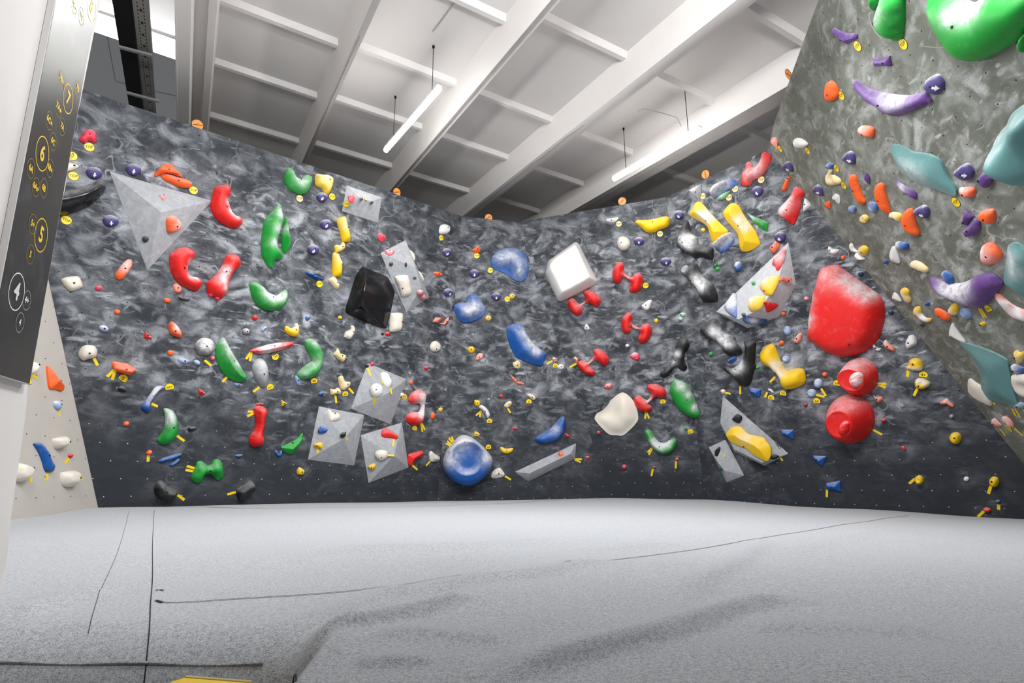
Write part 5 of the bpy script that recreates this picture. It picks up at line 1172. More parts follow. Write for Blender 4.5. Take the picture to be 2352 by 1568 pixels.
tag('f3', 1352, 750, '7A', 'grade tag reading 7A under the yellow dumbbell', -10)
h('f2', 'LB', 'dome', 5, 'E 1400 1042 45 56 -10', 'pale blue ring hold below the light grey volume', bumps=((1390, 1025, 18, -3),), bolt=0, ch=((1400, 1030, 40, .4),))
h('f3', 'LB', 'dome', 5, 'E 1385 337 47 43', 'pale blue ring hold above the right end of yellow dumbbell', bumps=((1380, 325, 18, -3),), bolt=0, ch=((1370, 330, 40, .6),))
h('f3', 'LB', 'dome', 5, 'E 1770 630 52 58', 'upper pale blue ring hold of the pair above the 6A tag', bumps=((1765, 612, 18, -3),), bolt=0, ch=((1760, 600, 50, .7),))
tape('f3', 1808, 688, 1867, 778, 'yellow tape strip under the upper pale blue ring')
h('f3', 'LB', 'dome', 5, 'E 1690 747 55 50', 'lower pale blue ring hold of the pair above the 6A tag', bumps=((1685, 745, 18, -3),), bolt=0, ch=((1690, 730, 50, .5),))
tape('f3', 1748, 765, 1848, 787, 'yellow tape strip right of the lower pale blue ring')
tag('f3', 1757, 842, '6A', 'grade tag reading 6A under the pale blue rings', -5)
h('f2', 'O', 'dome', 4, 'E 1330 1188 30 28', 'tiny orange hold above the yellow dumbbell', rough=.003)
h('f2', 'S', 'flat', 5, '1475,1160 1530,1080 1575,1075 1565,1150 1520,1195', 'salmon upright hold left of the huge red shield', ch=((1530, 1120, 50, .5),), halo_s=.8, rough=.004)
h('f2', 'S', 'dome', 3.5, 'E 1628 655 28 24', 'tiny salmon hold touching the huge red shield', ch=((1628, 650, 25, .4),))
h('f2', 'O', 'dome', 3.5, 'E 1350 840 27 24', 'tiny orange hold at the right base of the grey volume', rough=.004)
h('f3', 'O', 'dome', 3.5, 'E 1850 522 30 27', 'tiny orange hold left of the upper red knob')
h('f3', 'M', 'dome', 3, 'E 1620 888 24 24', 'tiny dark red hold below the pale blue rings')
tag('f3', 2000, 630, '6A', 'grade tag reading 6A half hidden by the upper red knob', -8)
h('f3', 'B', 'roof', 6, '945,680 1085,700 1065,795 1000,780 945,740', 'blue wedge hold right of the tape under the black V', sharp=True, bolt=(1010, 735))
h('f3', 'CR', 'dome', 4, 'E 625 727 30 28', 'cream puff hold above the tip of the kite volume', ch=((620, 715, 35, .7),), halo_s=1.0)
tape('f3', 648, 738, 720, 752, 'yellow tape strip right of the cream puff hold')
h('f3', 'N', 'flat', 3, '1165,700 1200,695 1245,740 1210,742', 'chalky grey sliver above a 6C tag at the right', ch=((1200, 715, 50, .9),), halo_s=1.0)
tape('f3', 1162, 733, 1135, 797, 'yellow tape strip under the chalky grey sliver')
tag('f3', 1210, 802, '6C', 'grade tag reading 6C under the chalky grey sliver', -5)
h('f4', 'K', 'flat', 5, '735,325 770,285 800,262 850,290 850,330 820,372 770,355', 'black rounded hold at the top of the kite volume', on=('kite', 1), bolt=(793, 322), cd=.1)
h('f4', 'Y', 'roof', 10, '670,490 720,430 790,410 850,430 920,500 1020,525 1110,550 1150,600 1190,660 1195,760 1160,825 1100,815 1000,760 900,680 800,640 710,590 665,530', 'yellow slab hold on the kite volume', on=('kite', 1), ch=((900, 560, 90, .4),), bolt=(877, 657), cd=.1)
h('f4', 'K', 'flat', 4, '1200,790 1230,752 1270,750 1305,775 1260,805 1210,808', 'small black hold at the lower corner of the kite volume', on=('kite', 0), bolt=(1242, 775), cd=.1)
tape('f4', 1320, 790, 1348, 826, 'short yellow tape strip at the lower corner of the kite')
h('f4', 'K', 'flat', 5, '530,740 545,690 580,655 597,680 580,740 560,775 535,765', 'black narrow hold on the small grey prism', on=('prism', 0), bolt=(552, 712), cd=.1)
tape('f4', 580, 752, 665, 766, 'yellow tape strip on the small grey prism', on=('prism', 0))
h('f4', 'G', 'flat', 1.5, 'E 606 928 14 22', 'tiny green hold at the edge of the grey prism', on=('prism', 3))
h('f4', 'B', 'roof', 6, '1328,455 1475,455 1475,565 1400,545 1328,510', 'blue block hold right of the kite volume', sharp=True, bolt=(1388, 495))
h('f4', 'B', 'roof', 6, '1710,765 1870,775 1820,890 1780,870 1715,805', 'blue triangular hold under the lower red knob', sharp=True, bolt=(1760, 805))
h('f4', 'B', 'roof', 6, '1865,1100 2038,1065 2038,1200 1960,1180 1865,1165', 'blue trapezoid hold near the mat at the right', sharp=True, bolt=(1942, 1132))
tape('f4', 1880, 1172, 1877, 1258, 'yellow tape strip under the blue trapezoid hold')
# ---- right wall, right part
h('g1', 'WW', 'dome', 6, '425,60 440,30 490,60 555,65 545,100 500,128 450,110', 'white claw hold above the huge red shield', bolt=(460, 75), cd=.1)
h('g1', 'O', 'dome', 3.5, 'E 607 165 26 26', 'tiny orange hold above the top of the red shield')
h('g1', 'D', 'dome', 4, 'E 818 362 32 28', 'small dark blue star-like hold right of the shield top', rough=.01)
h('g1', 'D', 'dome', 4, 'E 1182 820 32 30', 'small dark blue ball right of the huge red shield')
h('g1', 'WW', 'dome', 4, '960,1210 980,1205 1010,1245 1060,1250 1050,1280 1010,1285 970,1250', 'small white crescent at the lower right of the shield')
h('g1', 'S', 'flat', 5, '1085,1190 1120,1150 1160,1200 1215,1240 1220,1290 1170,1275 1110,1240', 'salmon rocky hold right of the small white crescent', ch=((1130, 1180, 50, .7),), halo_s=1.0, rough=.005)
h('g1', 'WW', 'flat', 6, '1355,1190 1380,1130 1400,1100 1450,1095 1485,1140 1488,1200 1440,1230 1385,1258 1360,1230', 'white rounded plate hold beside the olive wall', bolt=(1400, 1185), cd=.1)
h('g2', 'Y', 'dome', 8, '1390,400 1400,355 1460,328 1530,345 1560,400 1565,450 1530,478 1450,475 1370,460 1362,430', 'yellow mouth-like hold above the 4+ tag', bolt=(1457, 395), ch=((1400, 450, 40, .9), (1470, 462, 40, .9), (1540, 455, 40, .9)), bumps=((1450, 425, 30, -3),), cd=.1)
tape('g2', 1392, 470, 1382, 548, 'yellow tape strip under the upper mouth-like yellow hold')
tag('g2', 1572, 528, '4+', 'grade tag reading 4+ between two mouth-like yellow holds', -5)
h('g2', 'Y', 'dome', 8, '1470,600 1500,568 1560,575 1640,610 1645,650 1600,685 1540,700 1480,680 1465,640', 'yellow mouth-like hold below the 4+ tag', bolt=(1525, 655), ch=((1500, 595, 40, .9), (1560, 600, 40, .9), (1620, 625, 40, .9)), bumps=((1560, 625, 30, -3),), cd=.1)
tape('g2', 1500, 692, 1458, 778, 'yellow tape strip under the lower mouth-like yellow hold')
tape('g2', 1025, 635, 1130, 634, 'upper yellow tape strip right of the upper red knob')
tape('g2', 1028, 642, 1120, 680, 'lower yellow tape strip right of the upper red knob')
tape('g2', 972, 1187, 1078, 1243, 'yellow tape strip right of the lower red knob')
h('g2', 'S', 'flat', 4.5, '965,770 1000,790 1060,785 1085,820 1040,860 1005,845', 'salmon crab-like hold between the two red knobs', ch=((1000, 790, 40, .7),), halo_s=.7)
h('g2', 'S', 'roof', 5, '1775,860 1850,810 1890,850 1935,890 1920,918 1860,890 1790,880', 'salmon wing hold in a chalk cloud by the olive wall', ch=((1860, 840, 40, .6),), halo_s=1.2)
h('g2', 'N', 'dome', 2.5, 'E 1315 900 30 24 30', 'tiny grey hexagonal foothold above another grey one')
h('g2', 'N', 'dome', 2.5, 'E 1910 1025 28 24', 'tiny grey round foothold right of the lower red knob')
h('g2', 'R', 'roof', 3.5, 'E 1095 1073 28 24', 'tiny red hold right of the lower red knob')
h('g2', 'Y', 'dome', 9, '1880,1290 1900,1240 1950,1220 2010,1240 2025,1300 1990,1350 1940,1358 1900,1330', 'yellow ball hold low on the right wall', bolt=(1958, 1272), cd=.1)
h('g2', 'R', 'dome', 3.5, '1305,1390 1335,1380 1365,1420 1340,1435', 'tiny red hold below left of the yellow ball')
h('h1', 'Y', 'dome', 8, '775,930 820,900 865,920 880,970 850,1005 800,1000 780,970', 'yellow ring hold near the mat at the right', bumps=((825, 945, 22, -4),), bolt=0, cd=.1)
tape('h1', 775, 940, 712, 997, 'yellow tape strip left of the yellow ring hold')
h('h1', 'WW', 'dome', 3, 'E 1398 940 34 28', 'tiny white foothold between two yellow holds near the mat')
h('h1', 'Y', 'dome', 8, '1675,950 1715,918 1770,930 1790,980 1765,1030 1710,1038 1672,1000', 'yellow knob hold near the mat at the far right', bolt=(1710, 958), cd=.1)
tape('h1', 1692, 1028, 1660, 1118, 'yellow tape strip under the far right yellow knob')
h('h1', 'D', 'dome', 3.5, 'E 1777 1212 34 22', 'tiny dark blue hold in the far right corner')
tape('h1', 1788, 1243, 1784, 1306, 'yellow tape strip under the tiny dark blue corner hold')
h('h1', 'O', 'dome', 4.5, 'E 1645 1312 47 27 10', 'orange-red hold in the far right corner by the mat', mat=HM['R'])
tape('h1', 1608, 1325, 1538, 1393, 'yellow tape strip left of the corner orange-red hold')
# ---- olive overhang
h('h1', 'S', 'dome', 4.5, '1695,240 1730,215 1780,260 1815,300 1770,315 1705,285', 'left chalky salmon hold at the olive wall foot', ch=((1730, 240, 40, .8),), halo_s=.8)
tape('h1', 1795, 325, 1868, 422, 'yellow tape strip under the left chalky salmon hold', w=.022)
h('h1', 'S', 'dome', 4.5, '1820,200 1870,195 1930,240 1965,310 1930,325 1880,285 1835,235', 'right chalky salmon hold at the olive wall foot', ch=((1870, 230, 40, .8), (1910, 270, 30, .5)), halo_s=.8)
tape('h1', 1965, 325, 2082, 422, 'yellow tape strip under the right chalky salmon hold', w=.022)
tag('h1', 1908, 333, '6C+', 'grade tag reading 6C+ under the right chalky salmon hold', -40)
h('h6', 'LB', 'dome', 5, '1965,1525 1985,1490 2040,1485 2091,1510 2091,1545 2050,1555 1990,1550', 'pale blue oval hold at the foot of the teal blade', ch=((2020, 1500, 40, .4),))
tape('h1', 1945, 92, 1995, 186, 'left yellow tape strip under the teal blade', w=.022)
tape('h1', 1985, 98, 2047, 196, 'middle yellow tape strip under the teal blade', w=.022)
tape('h1', 2070, 95, 2130, 175, 'right yellow tape strip under the teal blade', w=.022)
h('h6', 'W', 'flat', 7, '1415,1220 1440,1205 1500,1250 1560,1290 1640,1390 1690,1490 1680,1530 1600,1500 1500,1440 1430,1380 1410,1300', 'cream plate hold tucked under the teal blade', bolt=(1455, 1388), cd=.1)
h('h6', 'T', 'rim', 12, '1310,770 1400,785 1540,830 1700,890 1830,960 1880,1010 1900,1100 1930,1250 1960,1370 1995,1480 1990,1530 1880,1510 1750,1480 1650,1450 1590,1400 1565,1300 1560,1180 1520,1050 1450,940 1370,850', 'teal blade-shaped hold at the lower right', bolt=0, cd=.2, res=26)
h('h6', 'W', 'flat', 12, '1935,1165 2091,1155 2170,1200 2170,1440 2091,1420 2000,1370 1980,1330 1940,1230', 'cream cup hold cut by the right picture edge', bolt=(1975, 1285), bumps=((2100, 1300, 50, -6),), cd=.1)
h('h6', 'B', 'dome', 6, '1925,1060 1960,1030 2020,1050 2085,1080 2060,1130 2000,1150 1970,1120', 'blue and white knotted hold above the cream cup', ch=((1970, 1055, 50, .9), (2000, 1130, 30, .8)), rough=.004)
h('h6', 'Y', 'dome', 6, '1960,890 1990,862 2030,890 2080,880 2091,930 2040,1010 2000,1020 1985,960 1965,930', 'yellow and white knotted hold above the cream cup', ch=((2030, 950, 50, .7),), rough=.004)
h('h6', 'WW', 'roof', 7, '1225,535 1260,590 1320,680 1380,760 1340,770 1250,720 1190,690 1190,620', 'white shark-fin hold at the tip of the teal blade', bolt=(1220, 695), cd=.1)
h('h6', 'Y', 'dome', 4, 'E 1590 545 35 28', 'small yellow knob under the purple tube hold', rough=.003)
tag('h6', 1668, 362, '7B+', 'grade tag reading 7B+ under the purple tube hold', 20)
tape('h6', 1545, 350, 1612, 468, 'left yellow tape strip under the purple tube hold', w=.022)
tape('h6', 1570, 350, 1635, 458, 'right yellow tape strip under the purple tube hold', w=.022)
tape('h6', 1715, 1488, 1750, 1503, 'short yellow tape strip beside the cream plate hold')
h('h5', 'U', 'dome', 16, '945,1050 1010,1060 1100,1105 1200,1120 1300,1115 1400,1080 1500,1020 1600,995 1700,1010 1780,1080 1805,1130 1750,1210 1680,1300 1580,1390 1500,1412 1400,1390 1300,1340 1150,1290 1050,1220 980,1150 950,1100', 'large purple tube hold with a chalked middle', ch=((1200, 1190, 110, .9), (1340, 1190, 110, .9), (1450, 1130, 80, .6)), bolt=(1258, 1302), cd=.1, res=26)
h('h5', 'S', 'rim', 10, '1735,1240 1770,1225 1830,1290 1950,1380 2091,1440 2170,1470 2170,1600 2091,1568 1980,1530 1880,1460 1790,1360 1740,1290', 'long salmon hold with a whitened hollow at the right edge', ch=((1830, 1350, 70, 1.0), (1940, 1440, 80, 1.0), (2060, 1500, 80, 1.0)), bumps=((1930, 1430, 50, -5),), bolt=0)
h('h5', 'T', 'rim', 13, '1885,660 1940,625 2000,640 2091,710 2180,760 2180,1330 2091,1290 1950,1200 1850,1120 1840,1050 1850,900 1870,750', 'teal slab hold cut by the right picture edge', ch=((1950, 760, 90, .6), (2010, 920, 100, .6)), bolt=0, cd=.2, res=24)
h('h4', 'T', 'rim', 32, '2230,-90 2091,-10 1980,60 1850,140 1760,220 1720,300 1700,350 1640,420 1580,520 1552,620 1570,720 1640,800 1800,910 1950,1020 2091,1110 2230,1160', 'huge teal bulging hold at the upper right edge', name='climbing_volume', cat='climbing volume', bumps=((2030, 560, 190, -20),), bolt=0, cd=.4, group='teal climbing volumes', ch=((1640, 560, 100, .4),))
h('h5', 'O', 'flat', 9, '1560,720 1590,650 1660,618 1740,660 1800,740 1808,800 1760,850 1680,880 1600,860 1570,800', 'orange hold with a chalked left half by the teal slab', ch=((1620, 730, 100, .9),), bolt=(1680, 760), cd=.1)
h('h5', 'O', 'flat', 8, '1540,295 1570,245 1640,220 1710,225 1733,290 1720,380 1650,385 1570,340', 'rounded orange hold right of the cracked purple hold', bolt=(1645, 318), cd=.3)
h('h5', 'U', 'flat', 7, '1385,220 1480,300 1400,410 1345,380 1360,290', 'upper half of the cracked purple hold', sharp=True, bolt=(1387, 357), cd=.2)
h('h5', 'U', 'flat', 8, '1490,320 1545,360 1550,460 1500,530 1390,550 1340,490 1420,410', 'lower half of the cracked purple hold', sharp=True, cd=.3)
tag('h5', 1275, 125, 'TOP', 'TOP tag at the lower tip of the teal leaf', 42)
egg('h5', 855, 250, 90, 75, 0, .9, .6, 'purple arrow egg right of the fat orange hold', pts='757,250 800,200 880,168 930,200 947,270 910,322 840,300 790,280')
h('h5', 'O', 'flat', 9, '615,350 640,260 700,208 745,240 760,310 790,420 823,510 790,535 720,510 650,440', 'fat orange half-moon hold on the olive wall', bolt=(703, 385), cd=.2)
h('h4', 'O', 'flat', 8, '290,1020 310,970 350,948 390,970 410,1040 440,1150 472,1290 450,1318 400,1290 340,1200 300,1100', 'right long orange stick hold on the olive wall', bolt=(368, 1140), cd=.2)
h('h2', 'O', 'flat', 8, '1405,680 1430,640 1460,640 1490,680 1530,800 1570,900 1600,960 1580,990 1540,985 1490,900 1440,780', 'left long orange stick hold on the olive wall', bolt=(1490, 812), cd=.2)
h('h4', 'O', 'flat', 7, '1305,1010 1350,1000 1450,1000 1490,1030 1485,1090 1440,1122 1380,1115 1330,1060', 'orange hold under the purple arrow egg by the teal leaf', bolt=(1385, 1068), ch=((1370, 1010, 60, .7),), cd=.3)
h('h4', 'U', 'flat', 8, '1540,900 1570,840 1620,800 1680,840 1715,880 1690,950 1640,1005 1600,980 1550,930', 'dark purple angular hold under the huge teal bulge', bolt=(1582, 898))
egg('h4', 1365, 825, 110, 90, 0, 1, .15, 'purple arrow egg beside the teal leaf tip', pts='1245,820 1280,780 1350,725 1410,715 1460,770 1480,840 1440,905 1370,910 1290,870')
h('h4', 'T', 'rim', 11, '485,500 540,490 640,530 740,580 860,595 960,620 1060,680 1110,780 1160,890 1230,980 1268,1060 1240,1100 1120,1060 960,1010 820,950 700,890 600,800 540,700 490,580', 'teal leaf-shaped hold in the middle of the olive wall', bolt=0, cd=.2, ch=((700, 760, 120, .4), (850, 830, 100, .4)), res=26)
h('h4', 'U', 'roof', 5, '165,870 190,818 228,880 228,960 200,930 170,900', 'small purple diamond hold left of the orange sticks', bolt=0)
h('h4', 'U', 'roof', 6, '540,910 570,935 680,1000 760,1040 795,1090 785,1140 740,1120 640,1050 560,970', 'slim purple stick hold below the teal leaf', ch=((630, 990, 50, .6),), bolt=(685, 1065))
h('h5', 'Y', 'dome', 6, '460,300 480,258 540,250 610,280 612,350 570,360 530,325 480,325', 'cream and yellow curled hold at the foot of the orange stick', ch=((520, 285, 60, .8),), bolt=0)
h('h5', 'Y', 'dome', 5.5, 'E 165 330 52 50', 'yellow and cream ring hold on the olive wall', ch=((150, 310, 40, .8),), bumps=((160, 335, 18, -3),), bolt=0)
h('h5', 'LB', 'dome', 6, 'E 270 190 56 66 -30', 'upper blue ring hold between the orange sticks', bumps=((240, 185, 22, -4),), bolt=0, mat=HM['B'], ch=((250, 190, 60, .5),))
h('h2', 'B', 'dome', 5, 'E 1443 1050 48 42', 'small blue knob below the left orange stick', ch=((1430, 1030, 35, .7),), bumps=((1445, 1060, 15, -3),), bolt=0)
h('h5', 'B', 'dome', 7, '540,640 560,605 620,610 680,620 695,670 670,705 630,690 570,690', 'blue and white two-lobed hold on the olive wall', ch=((575, 645, 45, 1.0),), bolt=0)
h('h5', 'WW', 'roof', 7, '510,660 550,700 595,850 540,855 480,820 470,760 485,700', 'white wedge hold under the blue and white two-lobed hold', bolt=(480, 795), cd=.1)
h('h5', 'B', 'dome', 3.5, 'E 432 845 25 26', 'tiny blue hold left of the white wedge on olive wall')
h('h5', 'CR', 'dome', 7, '712,880 740,840 790,835 860,870 925,930 920,970 870,970 760,920 730,910', 'cream peanut hold above the purple tube', ch=((780, 880, 60, .4),), bolt=0)
h('h5', 'B', 'dome', 7, '1090,1010 1120,955 1170,970 1225,1030 1230,1100 1190,1115 1130,1060', 'blue ring hold resting above the purple tube', ch=((1120, 1000, 40, .6),), bumps=((1115, 1035, 22, -4),), bolt=0)
h('g1', 'WW', 'flat', 5, '680,10 710,0 740,60 785,100 730,98 700,70', 'upper white petal hold on the seam of the walls', bolt=0, cd=.1)
h('g1', 'Y', 'dome', 8, 'E 842 86 58 60', 'yellow and cream ball hold on the seam of the walls', ch=((810, 90, 45, .7),), bolt=(850, 90))
h('g1', 'WW', 'flat', 5, '755,110 800,130 860,185 810,190 770,150', 'lower white petal hold on the seam of the walls', bolt=0, on='O', cd=.1)
h('g1', 'WW', 'roof', 6, '1195,660 1210,590 1250,610 1300,690 1260,690', 'white beak hold left of the yellow mushroom', bolt=(1225, 660), cd=.1, halo_s=.9)
h('g1', 'Y', 'dome', 7, '1290,580 1310,540 1350,533 1390,570 1395,620 1415,680 1390,710 1345,680 1325,630', 'yellow mushroom hold with a cream stalk', ch=((1350, 620, 40, .8), (1385, 690, 25, .6)), bolt=0)
h('g1', 'Y', 'dome', 7, '1440,830 1460,770 1510,757 1535,800 1540,840 1590,890 1650,900 1655,930 1600,945 1540,910 1490,850 1460,855', 'yellow hook hold with a cream tail', ch=((1530, 850, 40, .8), (1590, 910, 40, .8)), bolt=0)
h('g1', 'B', 'dome', 3.5, 'E 1620 722 24 26', 'tiny blue hold above the orange bar under the tube')
h('g1', 'D', 'dome', 3, 'E 1557 972 24 22', 'tiny dark blue hold below the yellow hook')
h('g1', 'O', 'flat', 6, '1705,790 1740,775 1830,820 1885,890 1870,925 1810,910 1730,860', 'orange bar hold below the left end of the purple tube', cd=.2)
h('g1', 'Y', 'dome', 7, '1860,810 1900,740 1930,718 1975,740 1965,850 1890,850', 'cream and yellow peg hold below the purple tube', ch=((1900, 800, 50, .8),), bolt=0)
h('h6', 'LB', 'dome', 6, 'E 1385 420 78 58 35', 'grey-blue ring hold below the purple tube', bumps=((1340, 400, 25, -4),), bolt=0)
h('h2', 'O', 'roof', 6, '465,240 490,190 530,200 550,240 545,290 555,330 520,300 490,270', 'orange cone-shaped hold at the olive wall corner', ch=((510, 230, 40, .6),), bolt=0)
tag('h2', 585, 322, 'TOP', 'TOP tag at the tip of the orange cone hold', 48)
h('h2', 'WW', 'flat', 8, '735,240 760,205 800,200 850,220 905,270 870,310 800,315 750,285', 'white jug hold near the top of the olive wall corner', bolt=(750, 268), cd=.1)
tag('h2', 915, 343, 'TOP', 'TOP tag at the white jug on the olive wall', 48)
h('h2', 'O', 'dome', 7, '1508,100 1540,60 1600,52 1680,70 1705,110 1695,180 1660,195 1590,170 1530,140', 'orange oval hold under the purple horn', bolt=(1590, 138), ch=((1560, 70, 70, .7),), cd=.2)
egg('h2', 1405, 435, 80, 75, 0, .9, .5, 'purple arrow egg left of the teal leaf', pts='1325,440 1360,390 1415,355 1465,390 1480,470 1470,512 1420,505 1360,475')
egg('h2', 1030, 825, 70, 60, 0, .9, .5, 'purple arrow egg above the tiny orange hold on olive wall', pts='965,825 990,780 1030,758 1075,800 1095,880 1070,885 1000,855')
h('h2', 'B', 'dome', 6, 'E 1175 530 46 33', 'blue knob hold beside a TOP tag on the olive wall', rough=.004, ch=((1155, 520, 30, .6),))
tag('h2', 1262, 555, 'TOP', 'TOP tag right of the blue knob hold', 45)
h('h2', 'CR', 'dome', 8, '1120,670 1150,610 1170,575 1200,585 1185,640 1230,650 1290,690 1305,740 1240,760 1180,765 1140,740', 'cream yellow hook jug under the blue knob', mat=HM['CR'], bumps=((1195, 680, 25, -4),), bolt=0, ch=((1150, 650, 40, .4),))
tag('h2', 1350, 760, 'TOP', 'TOP tag right of the cream yellow hook jug', 45)
h('h2', 'WW', 'roof', 4, '1205,915 1240,865 1290,890 1300,960 1280,985 1240,950', 'pale folded hold below the cream yellow hook jug', cd=.1)
h('h2', 'O', 'roof', 4, '1115,990 1140,958 1175,960 1185,1030 1160,1040 1130,1020', 'tiny orange hold left of the pale folded hold', rough=.005)
h('h3', 'U', 'roof', 7, '680,380 700,348 760,380 850,410 960,410 972,470 930,495 850,530 800,490 720,430', 'purple wing hold near the top edge of the olive wall', bolt=(810, 470))
tag('h3', 993, 552, 'TOP', 'TOP tag at the right tip of the purple wing', 52)
h('h3', 'U', 'flat', 6, '1160,705 1250,705 1370,680 1392,800 1290,795 1190,800', 'purple rectangular hold above the purple horn', sharp=True, bolt=(1320, 745), cd=.2)
gl2 = h('h3', 'G', 'dome', 18, '1235,-80 1240,0 1190,120 1175,210 1200,310 1260,410 1340,480 1400,512 1460,500 1490,420 1505,250 1500,0 1500,-80', 'tall green leaf hold at the top of the olive wall', ch=((1290, 80, 90, .6), (1230, 200, 60, .6)), bolt=(1222, 255), cd=.1)
h('h3', 'G', 'dome', 12, '1155,-80 1155,60 1170,140 1195,110 1235,20 1230,-80', 'thin green sliver behind the tall green leaf', bolt=0, cd=.1)
tag('h3', 1540, 527, 'TOP', 'TOP tag at the foot of the tall green leaf', 48)
h('h3', 'O', 'flat', 8, '590,1080 600,1020 650,980 700,1000 740,1070 752,1140 730,1195 660,1222 600,1200 588,1140', 'orange egg-shaped hold beside the chalk writing', bolt=(660, 1122), cd=.3)
tag('h3', 797, 1147, 'TOP', 'TOP tag right of the orange egg-shaped hold', 52)
h('h3', 'U', 'dome', 16, '925,1080 935,990 1000,1030 1100,1090 1250,1130 1400,1160 1560,1170 1680,1150 1770,1125 1810,1190 1840,1245 1750,1295 1640,1340 1540,1385 1430,1405 1340,1380 1230,1300 1110,1240 1050,1180 980,1120', 'long purple horn hold near the top of the olive wall', bolt=(1300, 1228), ch=((1350, 1170, 110, .5), (1500, 1190, 110, .4)), cd=.3, res=28)
egg('h3', 1905, 1025, 110, 115, 0, 1, .2, 'purple arrow egg at the right end of the purple horn', pts='1785,1030 1820,960 1920,900 1980,920 2020,1000 2010,1080 1950,1135 1880,1130 1820,1090')
h('h7', 'G', 'dome', 22, '500,-80 500,60 530,220 620,420 760,660 900,860 1000,970 1120,1020 1260,1015 1450,960 1700,830 1900,680 2091,500 2200,400 2200,-80 1320,-80 1310,10 1250,80 1180,105 1100,80 1020,30 970,-40 960,-80', 'huge green U-shaped hold at the top right', name='climbing_volume', cat='climbing volume', ch=((1020, 170, 140, .9), (1230, 170, 130, .9), (1400, 60, 120, .9)), bolt=(1105, 328), cd=.05, group='green climbing volumes')
h('h7', 'G', 'dome', 14, '2200,480 2091,530 2040,620 2050,720 2091,790 2200,830', 'green hold cut off by the right picture edge', bolt=(2088, 605), cd=.05)
# ---- orange discs along the top
sign('px', 453.5, 287, 'orange warning disc beside the girder at the upper left', 15, 'L')
sign('c1', 1418, 425, 'orange warning disc behind the top edge of the left wall', 22, 'L')
sign('d1', 848, 105, 'orange warning disc above the middle wall', 30, 'M')
sign('px', 1429, 462, 'orange warning disc above the facet right of the middle', 35, 'A')
sign('f1', 945, 212, 'orange warning disc above the right wall', 88, 'B')
sign('h3', 165, 893, 'orange warning disc behind the olive wall edge', -60, 'O')
build_walls()
T = lambda t, s: [tp(t, *[float(q) for q in p.split(',')]) for p in s.split()]
wall_lines('L', 'chalk_writing', [T('a1', '1740,645 1755,580 1775,625 1810,590 1800,648'), T('a1', '1822,625 1845,600 1850,648'), T('a1', '1905,628 1880,635 1895,655 1880,672 1862,668'), T('a1', '1925,640 1915,678'), T('a1', '1950,645 1920,662 1955,680'),
    T('a1', '1985,650 2010,640 2030,655 2025,690 2000,708 1985,680 1985,650')], .012, M_CHALKLINE, 'white handwritten word M1SKO')
wall_lines('L', 'chalk_doodle', [T('a1', '955,905 975,900 985,925 1000,905 1018,920 1000,935 980,948 1010,940'), T('a1', '920,830 945,800 975,810 960,840 930,845'), T('a1', '970,810 1005,862'), T('a1', '1060,885 1085,908 1120,895 1135,850'), catmull(T('b3', '735,140 770,150 800,85 850,95 860,120'), 4, False), catmull(T('b3', '180,180 225,160 235,120 215,90'), 4, False)], .007, M_CHALKLINE)
wall_lines('L', 'chalk_doodle', [T('c1', '740,265 755,290 820,300 800,365 742,338 755,290')], .008, M_CHALKLINE)
wall_lines('L', 'hatch_groove', [T('a4', '1470,262 1440,500 1410,760 1385,985'), T('a4', '1470,262 1908,285'), T('a4', '1892,400 1860,780 1825,985'), T('a4', '1385,995 1825,995')], .006, M_SEAM, 'groove around the access hatch')
wall_lines('O', 'chalk_writing', [[(1850 + x / 7.467, 190 + y / 7.467) for x, y in q] for q in ([(180, 335), (152, 440)], [(168, 395), (255, 490)], [(268, 435), (235, 520)], [(325, 355), (300, 250), (240, 155), (222, 200), (245, 260), (208, 285), (222, 335), (262, 325), (325, 355)],
    [(345, 630), (385, 605), (420, 650), (400, 690), (370, 640), (430, 720), (470, 765)], [(425, 580), (470, 640), (480, 690), (450, 690), (430, 650)], [(455, 600), (500, 640), (520, 610), (470, 560)], [(415, 440), (530, 550)], [(455, 520), (480, 460), (515, 450), (520, 485), (490, 500), (545, 500), (555, 440), (535, 400), (505, 385)], [(545, 400), (575, 470), (620, 530)])], .008, M_CHALKLINE, 'white handwriting with a heart')
wall_lines('B', 'chalk_writing', [[(1900 + x / 11.2, 1020 + y / 11.2) for x, y in q] for q in ([(465, 630), (485, 480), (500, 345)], [(500, 345), (555, 450), (615, 600)], [(515, 510), (555, 510)], [(605, 370), (635, 500), (655, 600)], [(655, 375), (710, 430), (712, 500), (655, 600)], [(575, 262), (625, 328), (662, 262)], [(820, 370), (770, 420), (775, 500), (820, 580), (890, 600), (935, 550), (920, 470), (880, 400), (820, 370)])], .007, M_CHALKLINE, 'white handwritten word ADO with a caron')
# small maker's mark on the kite volume
kp = VPL[('kite', 0)]; kite = [o for o in C.objects if o.get('label', '').startswith('flat grey kite')][0]
c = kp.hit(1786, 1022); mw = kp.frame(c); q = mw.inverted() @ kp.hit(1793, 1030)
mw = mw @ Matrix.Rotation(math.atan2(q.y, q.x), 4, 'Z') @ Matrix.Translation((0, 0, .0012))
new_obj('lettering', text_mesh('TARO', .04, .0012), M_BLACKST, kite, PMI[kite.name] @ mw, label='dark printed mark')

O, A_, B_, NU, bo, bw, bx, slabpl, WEB = build_ceiling()
build_mat()
build_pillar()

